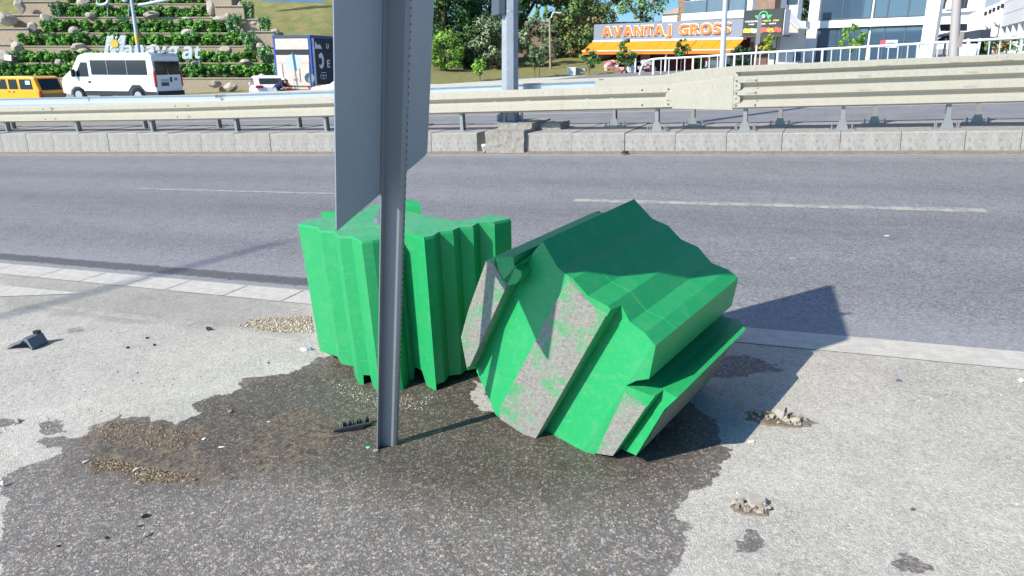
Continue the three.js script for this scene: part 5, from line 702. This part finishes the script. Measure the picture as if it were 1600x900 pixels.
{ // yellow taxi van
  const p = at(84, 150, 42); p.y = -1.15; const t = thing('taxi_van', 'yellow taxi van cut off by the left picture edge', 'van', p, CARTURN + 0.17), w = 1.72, ym = new THREE.MeshPhysicalMaterial({ color: C('#f2ac14'), roughness: 0.35, clearcoat: 0.5 });
  sideBody(t, [[0, 0.4], [0.0, 0.95], [0.28, 1.72], [0.5, 1.8], [2.6, 1.8], [3.2, 1.1], [4.1, 0.9], [4.2, 0.4], [3.7, 0.3], [3.5, 0.62], [3.0, 0.62], [2.85, 0.3], [1.15, 0.3], [1.0, 0.62], [0.5, 0.62], [0.4, 0.32]], w, ym, 0.07);
  for (const s of [-1, 1]) { const z = s * w / 2; for (const [a, b] of [[0.42, 1.25], [1.38, 1.98], [2.1, 2.75]]) pane(t, 'window', [[a, 1.12], [b, 1.12], [b - (b > 2.5 ? 0.3 : 0), 1.64], [a + 0.05, 1.64]], z, glassDark); pane(t, 'door_handle', [[1.95, 0.95], [2.1, 0.95], [2.1, 1.0], [1.95, 1.0]], z, plasticM); pane(t, 'door_handle', [[1.65, 0.95], [1.8, 0.95], [1.8, 1.0], [1.65, 1.0]], z, plasticM); part('tail_lamp', rbox(0.14, 0.36, 0.12, 0.05, 0.86, s * (w / 2 - 0.05), 0.03), redLamp, t); wheel(t, 0.75, s * (w / 2 - 0.12), 0.3, s); wheel(t, 3.25, s * (w / 2 - 0.12), 0.3, s); }
  part('sticker', box(0.3, 0.2, 0.004, 0.7, 1.47, -w / 2 - 0.015), M('#bfeaf0', 0.6), t);
  const rw = part('rear_window', box(0.03, 0.62, 1.3, 0, 0, 0), glassDark, t); rw.position.set(0.12, 1.36, 0); rw.rotation.z = -0.34; const gr = part('tailgate', box(0.03, 0.44, 1.5, -0.005, 0.68, 0), M('#8a7a58', 0.6), t);
}
{ // lorry with curtain side
  const p = at(462, 141, 46); p.y = -1.15; const t = thing('lorry', 'box lorry with cream rear door, blue frame and dark printed side', 'lorry', p, Math.PI / 2 - 0.27), blue = M('#2a4f9c', 0.5), cream2 = new THREE.MeshStandardMaterial({ map: grime, color: C('#e2cfbe'), roughness: 0.6 }), w = 2.5, L = 7.5, b0 = 1.2, h = 3.95;
  // local x forward (away), rear face at x = 0
  part('box_body', box(L, h - b0 - 0.02, w - 0.1, L / 2 + 0.05, (h + b0) / 2, 0), M('#2b3550', 0.6), t);
  for (const s of [-1, 1]) { part('corner_post', rbox(0.16, h - b0 + 0.1, 0.14, 0.06, (h + b0) / 2, s * (w / 2 - 0.06), 0.02), blue, t); part('roof_rail', box(L + 0.1, 0.16, 0.1, L / 2, h + 0.02, s * (w / 2 - 0.04)), blue, t); }
  part('roof_rail', box(0.1, 0.16, w, 0.02, h + 0.02, 0), M('#3c4a5c', 0.5), t);
  part('rear_door', rbox(0.06, 0.62, w - 0.3, -0.01, h - 0.4, 0, 0.01), cream2, t); part('gap', box(0.02, 0.36, w - 0.3, -0.015, h - 0.88, 0), darkIn, t); const td = part('tail_lift', rbox(0.08, 1.75, w - 0.3, -0.03, b0 + 0.85, 0, 0.01), cream2, t); part('rib', box(0.02, 0.05, w - 0.32, -0.075, b0 + 1.3, 0), M('#c8a898', 0.7), td); part('plate', box(0.02, 0.14, 0.24, -0.08, b0 + 0.32, 0.1), M('#8a7f76', 0.7), td); for (const z of [-0.72, 0.42]) part('lift_arm', box(0.03, 1.0, 0.05, -0.08, b0 + 0.7, z), M('#8a7f78', 0.6), td);
  part('bumper', box(0.12, 0.14, w - 0.5, 0.1, b0 - 0.15, -0.1), cream2, t); part('underrun_bar', box(0.1, 0.3, w - 1.3, 0.1, b0 - 0.45, -0.1), cream2, t);
  for (const s of [-1, 1]) { part('tail_lamp', box(0.06, 0.14, 0.3, 0.02, b0 - 0.1, s * 1.0), redLamp, t); wheel(t, 1.6, s * 1.0, 0.48, s); wheel(t, 5.6, s * 1.0, 0.48, s); }
  const cv = document.createElement('canvas'); cv.width = 768; cv.height = 384; const g = cv.getContext('2d'); g.fillStyle = '#252c40'; g.fillRect(0, 0, 768, 384); g.fillStyle = '#dfe3ea'; g.fillRect(0, 0, 26, 384); g.beginPath(); g.moveTo(30, 88); g.lineTo(44, 26); g.lineTo(70, 60); g.lineTo(96, 48); g.lineTo(122, 88); g.closePath(); g.fill(); g.font = 'bold 58px sans-serif'; g.fillText('U', 172, 84);
  g.beginPath(); g.ellipse(100, 188, 34, 68, 0.05, 0, 7); g.fill(); g.fillStyle = '#252c40'; g.beginPath(); g.ellipse(84, 190, 26, 34, 0, 0, 7); g.fill(); g.fillRect(60, 176, 26, 30); g.fillStyle = '#e6e9ee'; g.fillRect(72, 136, 34, 28); g.font = 'bold 92px sans-serif'; g.fillText('E', 164, 246); g.font = '22px sans-serif'; for (let k = 0; k < 3; k++) g.fillRect(90, 286 + k * 26, 60 - k * 8, 5); for (const x of [78, 112, 146]) g.fillRect(x, 300, 5, 40);
  const ct = new THREE.CanvasTexture(cv); ct.colorSpace = THREE.SRGBColorSpace; const pg = new THREE.PlaneGeometry(L - 0.2, h - b0 - 0.1); pg.translate(L / 2 + 0.12, (h + b0) / 2, w / 2 - 0.04); part('printed_side', pg, new THREE.MeshStandardMaterial({ map: ct, roughness: 0.6 }), t); for (let k = 0; k < 4; k++) part('hinge', box(0.12, 0.1, 0.06, 0.2, b0 + 0.35 + k * 0.66, w / 2 - 0.01), M('#c8ced8', 0.5, 0.4), t);
}
function car(name, label, px, py, D, turn, wd = 1.78) {
  const p = at(px, py, D), t = thing(name, label, 'car', p, turn);
  sideBody(t, [[0, 0.42], [0.02, 0.95], [0.22, 1.08], [0.75, 1.5], [1.3, 1.6], [2.2, 1.55], [2.95, 1.05], [4.0, 0.88], [4.25, 0.6], [4.2, 0.35], [3.75, 0.3], [3.55, 0.64], [3.1, 0.64], [2.9, 0.3], [1.25, 0.3], [1.05, 0.64], [0.6, 0.64], [0.4, 0.32]], wd, paintWhite, 0.1);
  for (const s of [-1, 1]) { const z = s * wd / 2; pane(t, 'window', [[0.85, 1.06], [1.65, 1.04], [1.65, 1.44], [1.1, 1.44]], z - s * 0.01, glassDark); pane(t, 'window', [[1.72, 1.04], [2.75, 1.02], [2.2, 1.42], [1.72, 1.44]], z - s * 0.01, glassDark); part('tail_lamp', rbox(0.22, 0.16, 0.42, 0.06, 0.98, s * (wd / 2 - 0.2), 0.04), redLamp, t); wheel(t, 0.83, s * (wd / 2 - 0.12), 0.32, s); wheel(t, 3.33, s * (wd / 2 - 0.12), 0.32, s); part('mirror', rbox(0.16, 0.14, 0.14, 2.6, 1.08, s * (wd / 2 + 0.06), 0.04), paintWhite, t); }
  const rw = part('rear_window', box(0.03, 0.5, wd - 0.5, 0, 0, 0), glassDark, t); rw.position.set(0.44, 1.28, 0); rw.rotation.z = -0.9; part('bumper', rbox(0.2, 0.2, wd - 0.1, 0.04, 0.5, 0, 0.06), M('#d6d8d8', 0.5), t); const ws = part('windscreen', box(0.03, 0.86, wd - 0.4, 0, 0, 0), glassDark, t); ws.position.set(2.62, 1.31, 0); ws.rotation.z = 0.98; return t;
}
car('white_car', 'white hatchback seen from behind between the minibus and the lorry', 427, 162, 45, 2.0);
car('white_car', 'white car whose bonnet shows just left of the big sign plate', 606, 163, 41, CARTURN + 0.17);
car('white_car', 'white parked vehicle behind the railing under the right awning', 1112, 114, 59.5, 0.5);
// ---------- a person bending at a motorcycle by the white hatchback ----------
function bodyField(bones, cell, name, mat, parent) {                   // bones: [A, B, ra, rb]; one smooth surface
  const lo = V(1e9, 1e9, 1e9), hi = V(-1e9, -1e9, -1e9); bones.forEach(([a, b, r1, r2]) => { const r = Math.max(r1, r2) + 0.06; for (const p of [a, b]) { lo.min(p.clone().subScalar(r)); hi.max(p.clone().addScalar(r)); } });
  const size = Math.max(hi.x - lo.x, hi.y - lo.y, hi.z - lo.z), n = Math.min(72, Math.ceil(size / cell)), mc = new MarchingCubes(n, mat, false, false, 60000), c = lo.clone().add(hi).multiplyScalar(0.5), h = size / 2;
  for (let k = 0; k < n; k++) for (let j = 0; j < n; j++) for (let i = 0; i < n; i++) {
    const p = V((i - n / 2) / (n / 2), (j - n / 2) / (n / 2), (k - n / 2) / (n / 2)).multiplyScalar(h * 1.04).add(c); let acc = 0;
    for (const [a, b, r1, r2] of bones) { const ab = b.clone().sub(a), t = cl(p.clone().sub(a).dot(ab) / Math.max(ab.lengthSq(), 1e-6)), d = p.distanceTo(a.clone().addScaledVector(ab, t)) - mix(r1, r2, t); acc += Math.exp(-d * 38); }
    mc.field[k * n * n + j * n + i] = Math.log(acc + 1e-9) / 38;
  }
  mc.isolation = 0; mc.update(); const g = new THREE.BufferGeometry(), m = mc.count;
  g.setAttribute('position', new THREE.BufferAttribute(mc.positionArray.slice(0, m * 3), 3)); g.setAttribute('normal', new THREE.BufferAttribute(mc.normalArray.slice(0, m * 3), 3)); const q = g.attributes.position; for (let i = 0; i < q.count; i++) q.setXYZ(i, q.getX(i) * h * 1.04 + c.x, q.getY(i) * h * 1.04 + c.y, q.getZ(i) * h * 1.04 + c.z); g.computeVertexNormals();
  return part(name, g, mat, parent);
}
{
  const p = at(437, 164, 43); const t = thing('person', 'person in a dark blue shirt bending forward over a motorcycle by the lorry', 'person', p, -0.25);
  const hip = [V(-0.1, 0.88, 0.08), V(-0.1, 0.88, -0.08)], sh = V(0.34, 1.2, 0), hd = V(0.55, 1.26, 0.02);
  bodyField([[V(-0.1, 0.9, 0.07), V(-0.02, 0.48, 0.12), 0.1, 0.07], [V(-0.02, 0.48, 0.12), V(-0.12, 0.08, 0.12), 0.068, 0.045], [V(-0.12, 0.05, 0.12), V(0.06, 0.03, 0.13), 0.05, 0.035], [V(-0.1, 0.9, -0.07), V(0.03, 0.48, -0.12), 0.1, 0.07], [V(0.03, 0.48, -0.12), V(-0.05, 0.08, -0.12), 0.068, 0.045], [V(-0.05, 0.05, -0.12), V(0.13, 0.03, -0.13), 0.05, 0.035], [V(-0.1, 0.95, 0), V(0.32, 1.2, 0), 0.15, 0.16], [V(0.4, 1.22, 0), V(0.55, 1.27, 0.02), 0.06, 0.1], [V(0.34, 1.2, 0.18), V(0.48, 0.95, 0.22), 0.06, 0.045], [V(0.48, 0.95, 0.22), V(0.7, 0.95, 0.14), 0.042, 0.032], [V(0.7, 0.95, 0.14), V(0.8, 0.94, 0.12), 0.035, 0.022], [V(0.34, 1.2, -0.18), V(0.48, 0.95, -0.22), 0.06, 0.045], [V(0.48, 0.95, -0.22), V(0.7, 0.95, -0.14), 0.042, 0.032], [V(0.7, 0.95, -0.14), V(0.8, 0.94, -0.12), 0.035, 0.022]], 0.03, 'body', M('#a87a5c', 0.7), t);
  bodyField([[V(-0.12, 0.93, 0), V(0.33, 1.2, 0), 0.175, 0.18], [V(0.33, 1.2, 0.16), V(0.44, 1.02, 0.21), 0.085, 0.07], [V(0.33, 1.2, -0.16), V(0.44, 1.02, -0.21), 0.085, 0.07]], 0.03, 'shirt', M('#1c2340', 0.85), t);
  bodyField([[V(-0.1, 0.9, 0.07), V(-0.02, 0.48, 0.12), 0.125, 0.09], [V(-0.02, 0.48, 0.12), V(-0.11, 0.14, 0.12), 0.085, 0.075], [V(-0.1, 0.9, -0.07), V(0.03, 0.48, -0.12), 0.125, 0.09], [V(0.03, 0.48, -0.12), V(-0.04, 0.14, -0.12), 0.085, 0.075]], 0.03, 'trousers', M('#a9b2bd', 0.9), t); bodyField([[V(0.55, 1.32, 0.02), V(0.58, 1.31, 0.02), 0.09, 0.085]], 0.02, 'hair', M('#15110f', 0.9), t);
  const q = at(452, 164, 43), mt = thing('motorcycle', 'small dark motorcycle standing between the white hatchback and the lorry', 'motorcycle', q, -0.6), bm = M('#23262a', 0.5, 0.3);
  for (const x of [-0.62, 0.62]) { const w = part('wheel', new THREE.TorusGeometry(0.27, 0.05, 8, 24).translate(x, 0.31, 0), tyreM, mt); part('rim', new THREE.TorusGeometry(0.21, 0.02, 6, 20).translate(x, 0.31, 0), rimM, w); }
  part('frame', merge([bar(V(-0.62, 0.31, 0.07), V(-0.1, 0.5, 0.05), 0.04), bar(V(0.62, 0.31, 0.06), V(0.42, 0.95, 0.04), 0.04), bar(V(-0.1, 0.5, 0), V(0.42, 0.85, 0), 0.06)]), bm, mt); part('tank', rbox(0.42, 0.2, 0.22, 0.2, 0.82, 0, 0.08), M('#8a2a24', 0.4), mt); part('seat', rbox(0.6, 0.1, 0.22, -0.3, 0.8, 0, 0.05), plasticM, mt); part('engine', rbox(0.34, 0.3, 0.24, 0.04, 0.45, 0, 0.05), rimM, mt); part('handlebar', tube([V(0.36, 1.05, -0.32), V(0.42, 1.0, -0.1), V(0.42, 1.0, 0.1), V(0.36, 1.05, 0.32)], 0.015, 12, 6), bm, mt); part('headlight', new THREE.SphereGeometry(0.09, 12, 8).translate(0.52, 0.92, 0), rimM, mt);
}
{ // backs of two road signs in front of the lorry
  const A = at(466.5, 142, 36.5), t = thing('stop_sign', 'pale octagonal sign seen from behind on a leaning pole before the lorry', 'road sign', A), B = at(456.5, 82, 36.5).sub(A); part('pole', bar(V(-B.x * 0.3, -B.y * 0.5, 0), B, 0.05), M('#7e8a92', 0.5, 0.4), t); const c = at(458, 98, 36.5).sub(A); part('panel', boxUV(new THREE.CylinderGeometry(0.4, 0.4, 0.02, 8).rotateY(Math.PI / 8).rotateX(Math.PI / 2).translate(c.x, c.y, -0.04)), M('#c9dde6', 0.5, 0.1), t);
  const D = at(484, 142, 36.8), s = thing('round_road_sign', 'round grey sign seen from behind low beside the lorry rear', 'road sign', D), E = at(483, 98, 36.8).sub(D); part('pole', bar(V(0, -1.6, 0), E, 0.035), M('#7e8a92', 0.5, 0.4), s); const e = at(483.5, 122, 36.8).sub(D); part('panel', new THREE.CylinderGeometry(0.24, 0.24, 0.02, 20).rotateX(Math.PI / 2).translate(e.x, e.y, -0.03), M('#8f979c', 0.5, 0.3), s);
}
{ const A = at(8, 90, 56), t = thing('notice_board', 'small white notice board on the terraced garden beside the left steps', 'sign', at(13, 98, 56)); part('panel', box(0.5, 0.4, 0.04, 0, 0.35, 0).rotateZ(-0.12), M('#eceae6', 0.6), t); part('stand', box(0.05, 0.6, 0.05, 0, -0.1, -0.03), M('#6e6a64', 0.7), t); }

{ // street lamp standing left of the frame; its long arm throws the soft shadow band across the gore
  const b = onXZ(-22.4, 12.2), A = V(-19.1, 0, 7.7), Bq = V(-17.0, 0, 4.8), h = 15, t = thing('lamp_post', 'tall street lamp left of the frame whose arm throws a soft shadow band', 'lamp post', b);
  const a1 = V(A.x - b.x, h, A.z - b.z), a2 = V(Bq.x - b.x, h + 0.15, Bq.z - b.z);
  part('shaft', cyl(0.12, 0.09, h, 0, 0, 0, 10), zinc, t); part('arm', tube([V(0, h - 0.4, 0), V(a1.x * 0.4, h - 0.05, a1.z * 0.4), a1, a2], 0.042, 24, 8), zinc, t);
}
// ---------- crash debris and stones on the pavement ----------
function chunk(w, h, d, seed, k = 16) { const r = rng(seed); return boxUV(flat(new ConvexGeometry(Array.from({ length: k }, () => { const v = V(r() - 0.5, r() - 0.5, r() - 0.5).normalize().multiplyScalar(0.5 * (0.8 + 0.3 * r())); return V(v.x * w, v.y * h + h * 0.4, v.z * d); })))); }
const blackP = M('#1b1d20', 0.45), whiteS = M('#d8d2c6', 0.8), paleS = M('#a39b8d', 0.9), greyS = M('#8d8880', 0.9);
const bit = (name, label, cat, px, py, w, h, d, m, rot, group) => { const o = solo(name, label, cat, chunk(w, h, d, (px * 3 + py) | 0), m, onH(px, py, 0), group); o.rotation.y = rot ?? 0; return o; };
{ // bent piece of bumper
  const o = onH(45, 541), t = thing('plastic_fragment', 'grey bent piece of bumper lying alone on the pale pavement at left', 'car part', o, -0.2), sh = M('#666d77', 0.5), g = [];
  const prof = [[-0.11, 0.0], [-0.06, 0.03], [0.0, 0.045], [0.035, 0.075], [0.06, 0.07], [0.085, 0.02], [0.08, 0.0], [0.05, 0.05], [0.03, 0.06], [0.0, 0.035], [-0.06, 0.02]];
  part('skin', flat(prism(prof, -0.055, 0.06, 0.002)), sh, t); part('rib', merge([box(0.004, 0.05, 0.09, 0.05, 0.03, 0), box(0.03, 0.02, 0.03, 0.045, 0.08, -0.03)]), blackP, t);
}
{ // torn black grille piece near the post
  const o = onH(553, 671), t = thing('plastic_fragment', 'torn black car grille piece on the wet ground left of the post', 'car part', o, 0.42); const r = rng(21);
  part('base', flat(prism([[-0.085, 0.0], [0.035, -0.022], [0.075, 0.0], [0.07, 0.035], [0.01, 0.03], [-0.04, 0.014]], 0, 0.012, 0.002)).rotateX(-Math.PI / 2).translate(0, 0.002, 0), blackP, t);
  for (let i = 0; i < 12; i++) { const x = -0.05 + i * 0.0105; part('rib', box(0.005, 0.022 + 0.014 * r(), 0.02, x, 0.02, -0.012 - 0.016 * (x + 0.05) * 5).rotateY(0.5 * (r() - 0.5)), i % 3 ? blackP : M('#5b6268', 0.5), t); } part('lip', bar(V(-0.08, 0.014, 0), V(0.07, 0.02, 0.01), 0.008), M('#3c4248', 0.4), t);
}
const DB = 'small black plastic bits on the pavement';
bit('plastic_bit', 'black plastic bit midway between the bent bumper piece and the upright barrier', 'car part', 327, 516, 0.035, 0.03, 0.03, blackP);
bit('plastic_bit', 'small black bit left of and above two others on the pale pavement', 'car part', 230, 529, 0.028, 0.012, 0.014, blackP, 0.4, DB); bit('plastic_bit', 'lowest of three small black bits on the pale pavement', 'car part', 200, 544, 0.028, 0.012, 0.02, blackP, 0.9, DB); bit('plastic_bit', 'right one of three small black bits on the pale pavement', 'car part', 242, 540, 0.026, 0.014, 0.018, blackP, 1.5, DB);
bit('plastic_bit', 'tiny black bit on pale pavement just above the wet edge', 'car part', 420, 568, 0.012, 0.01, 0.012, blackP, 0, DB);
bit('plastic_bit', 'flat black scrap just above a pale shell at the bottom left', 'car part', 227, 808, 0.036, 0.012, 0.022, blackP, 0.6, DB); bit('plastic_bit', 'flat black scrap left of the pale shell at the bottom left', 'car part', 168, 841, 0.022, 0.008, 0.014, blackP, 0.2, DB); bit('plastic_bit', 'black crumb furthest to the bottom left', 'car part', 91, 854, 0.014, 0.008, 0.012, blackP, 0, DB); bit('plastic_bit', 'thin black scrap between the two others at the bottom left', 'car part', 220, 822, 0.03, 0.004, 0.014, M('#2a2b2c', 0.7), 0.3, DB);
bit('shell_piece', 'pale shell-like shard with a dark shadow at the bottom left', 'stone', 230, 837, 0.03, 0.016, 0.02, paleS, 0.5); bit('stone', 'white upright pebble at the left picture edge', 'stone', 6, 760, 0.022, 0.03, 0.018, whiteS); bit('stone', 'pale pebble on the dry pavement by a dark spot at left', 'stone', 27, 660, 0.032, 0.022, 0.026, paleS);
bit('stone', 'pinkish stone on the wet pavement above the grille piece', 'stone', 360, 644, 0.03, 0.018, 0.026, M('#9a7d70', 0.9)); bit('white_chip', 'white square chip on wet ground right of the mud', 'chip', 319, 686, 0.02, 0.006, 0.026, whiteS, 0.3); bit('white_chip', 'thin white splinter right of the white square chip', 'chip', 347, 699, 0.032, 0.006, 0.01, whiteS, 0.2); bit('white_chip', 'small white chip on wet ground left of the upright barrier', 'chip', 420, 660, 0.02, 0.007, 0.012, whiteS, 0.2);
bit('white_chip', 'long white chip at the left end of the mortar ridge', 'chip', 136, 722, 0.012, 0.01, 0.04, whiteS, -0.6); bit('white_chip', 'long white chip standing in the middle of the mortar ridge', 'chip', 213, 736, 0.012, 0.014, 0.045, whiteS, -0.5); bit('mortar_lump', 'curved pale mortar lump right of the long white chip', 'stone', 226, 744, 0.045, 0.016, 0.02, paleS, 0.6);
bit('green_flake', 'bright green plastic flake at the foot of the sign post', 'chip', 576, 700, 0.024, 0.008, 0.014, M('#5fd07a', 0.5), 0.3); bit('stone', 'grey crumb of mortar beside the foot of the post', 'stone', 588, 706, 0.03, 0.014, 0.02, greyS);
bit('white_chip', 'white oval pebble right of the tipped barrier shadow', 'stone', 1174, 692, 0.04, 0.012, 0.022, whiteS, 0.2); bit('stone', 'white stone at the right picture edge beyond the edge line', 'stone', 1596, 597, 0.035, 0.022, 0.03, whiteS); bit('blue_chip', 'blue-grey plastic chip on the pavement right of the barriers', 'chip', 1404, 595, 0.04, 0.008, 0.03, M('#5d7484', 0.5), 0.2);
bit('stone', 'dark pebble on the pale pavement at lower right', 'stone', 1426, 797, 0.018, 0.01, 0.014, M('#4a4a48', 0.8)); bit('white_chip', 'small white speck of plastic on the road right of the sign shadow', 'chip', 1385, 369, 0.06, 0.01, 0.03, whiteS, 0.3); bit('white_chip', 'white scrap on the road below another right of the shadow', 'chip', 1238, 404, 0.06, 0.008, 0.012, whiteS, 0.3);
{ const o = onH(475, 548), t = thing('paper_scrap', 'crumpled white and blue scrap beside the upright barrier', 'litter', o); part('scrap', chunk(0.05, 0.02, 0.03, 5), M('#e8eef2', 0.7), t); part('scrap', chunk(0.032, 0.024, 0.03, 6).translate(0.032, 0.0, -0.004), M('#7d93a6', 0.6), t); }
bit('white_chip', 'white splinter lying below the edge line left of the barrier', 'chip', 461, 486, 0.05, 0.006, 0.012, whiteS, 0.25);
// two potholes with exposed stones
function pothole(name, label, px, py, rx, rz, seed, plate) {
  const o = onH(px, py, 0), t = thing(name, label, 'pothole', o); t.quaternion.copy(ROADQ); const r = rng(seed), st = [];
  const rimPts = Array.from({ length: 28 }, (_, i) => { const a = i / 28 * 6.283, k = 0.85 + 0.3 * r(); return V(rx * k * Math.cos(a), 0.006, rz * k * Math.sin(a)); }), tr = [];
  for (let i = 0; i < 28; i++) { const A = rimPts[i], B = rimPts[(i + 1) % 28], A2 = A.clone().multiplyScalar(1.22).setY(-0.004), B2 = B.clone().multiplyScalar(1.22).setY(-0.004), c = V(0, 0.003, 0); tr.push(A2, B2, B, A2, B, A, A, B, c); }
  part('grit_bed', soup(tr), new THREE.MeshStandardMaterial({ map: concTex, color: C('#e6d9c6'), roughness: 1, side: THREE.DoubleSide, bumpMap: again(stoneBump, 3, 3), bumpScale: 0.006 }), t);
  for (let i = 0; i < 46; i++) { const a = r() * 6.283, q = Math.sqrt(r()) * 0.95; part('stone', chunk(0.014 + 0.016 * r(), 0.012 + 0.01 * r(), 0.014 + 0.012 * r(), seed + i, 10).translate(rx * q * Math.cos(a), 0.004, rz * q * Math.sin(a)), [paleS, greyS, M('#a59c8c', 0.9), M('#8f7c68', 0.9)][i % 4], t); }
  for (const [x, z, w, h, d, m] of plate) part('stone', chunk(w, h, d, seed + 90 + (x * 100 | 0)).translate(x, 0.004, z), m, t);
}
pothole('pothole', 'oval pothole of loose stones right of the tipped barrier', 1218, 656, 0.125, 0.055, 51, [[0.0, -0.01, 0.07, 0.045, 0.05, M('#a8a294', 0.9)], [0.02, -0.02, 0.012, 0.05, 0.05, blackP], [0.06, 0.012, 0.06, 0.03, 0.04, paleS]]);
pothole('pothole', 'small pothole holding a pale broken slab at lower right', 1173, 793, 0.06, 0.042, 52, [[0.012, -0.012, 0.075, 0.04, 0.06, M('#a09a8e', 0.9)], [-0.03, 0.0, 0.03, 0.03, 0.03, greyS]]);
// heaps nobody could count
function gritHeap(name, label, cat, list, n, seed, size, cols) {        // stones scattered in a photographed outline
  const r = rng(seed), inside = (x, y) => { let c = false; for (let i = 0, j = list.length - 1; i < list.length; j = i++) { const [xi, yi] = list[i], [xj, yj] = list[j]; if ((yi > y) !== (yj > y) && x < (xj - xi) * (y - yi) / (yj - yi) + xi) c = !c; } return c; };
  const xs = list.map((p) => p[0]), ys = list.map((p) => p[1]), x0 = Math.min(...xs), x1 = Math.max(...xs), y0 = Math.min(...ys), y1 = Math.max(...ys), gs = [], forms = [0, 1, 2, 3, 4].map((k) => { const g = new THREE.IcosahedronGeometry(0.5, 0), p = g.attributes.position; const rr = rng(seed + k), m = new Map(); for (let i = 0; i < p.count; i++) { const key = [p.getX(i), p.getY(i), p.getZ(i)].map((v) => v.toFixed(3)).join(); if (!m.has(key)) m.set(key, 0.7 + 0.6 * rr()); const q = m.get(key); p.setXYZ(i, p.getX(i) * q, p.getY(i) * q * 0.7, p.getZ(i) * q); } g.deleteAttribute('uv'); g.computeVertexNormals(); return g; });
  for (let i = 0, tries = 0; i < n && tries < n * 40; tries++) { const x = mix(x0, x1, r()), y = mix(y0, y1, r()); if (!inside(x, y)) continue; const P = onH(x, y, 0), s = size * (0.45 + 1.0 * r() * r()), g = forms[i % 5].clone().rotateX(r() * 6).rotateY(r() * 6).scale(s, s, s).translate(P.x, P.y + s * 0.18, P.z), c = C(cols[(r() * cols.length) | 0]), k = 0.8 + 0.4 * r(); g.setAttribute('color', new THREE.Float32BufferAttribute(Array.from({ length: g.attributes.position.count }, () => [c.r * k, c.g * k, c.b * k]).flat(), 3)); gs.push(g); i++; }
  const m = part(numbered(name), mergeGeometries(gs), new THREE.MeshStandardMaterial({ vertexColors: true, roughness: 0.95 }), scene); m.userData = { label, category: cat, kind: 'stuff' }; return m;
}
gritHeap('gravel', 'strip of pale washed gravel left of the upright barrier', 'gravel', [[372, 510], [390, 500], [430, 496], [486, 494], [490, 520], [440, 520], [400, 516]], 2200, 61, 0.012, ['#b8ab94', '#9a8c76', '#cabfa9', '#85786a', '#a89a84']);
gritHeap('mortar_rubble', 'crumbled ridge of brown mortar at the edge of the wet patch', 'rubble', [[140, 722], [165, 716], [200, 724], [250, 736], [300, 742], [310, 752], [260, 754], [215, 756], [208, 744], [185, 738], [160, 736], [148, 742]], 2200, 62, 0.009, ['#77664f', '#8a7860', '#5f5040', '#a09078', '#6d5d4a']);
gritHeap('mud_crumbs', 'brown crumbs of dried mud scattered over the wet patch', 'mud', [[180, 656], [260, 668], [330, 676], [300, 700], [250, 706], [160, 690], [130, 680]], 700, 63, 0.007, ['#8f7660', '#a58a70', '#6c5846', '#b89c80']);
gritHeap('gravel', 'loose grit scattered under and before the upright barrier', 'gravel', [[500, 590], [560, 604], [600, 622], [640, 616], [680, 620], [660, 640], [600, 640], [540, 622]], 420, 64, 0.006, ['#b5aa98', '#8c7a66', '#d6cdbd', '#a0775a']);
gritHeap('gravel', 'fine loose chips strewn over the wet foreground asphalt', 'gravel', [[200, 760], [1060, 730], [1040, 898], [60, 898]], 380, 65, 0.006, ['#aaa59b', '#8d867b', '#b8b3a9', '#7b7670', '#9c8670']);
gritHeap('gravel', 'fine pale chips strewn over the dry pavement', 'gravel', [[1110, 720], [1590, 570], [1598, 890], [1060, 890]], 300, 66, 0.006, ['#c8c3b9', '#a9a398', '#7f7a72']);
gritHeap('gravel', 'fine pale chips strewn over the dry pavement at left', 'gravel', [[0, 500], [470, 540], [300, 620], [0, 690]], 500, 67, 0.007, ['#dcd7cd', '#c3bdb2', '#77736c']);

scene.environment = null;
renderer.render(scene, camera);
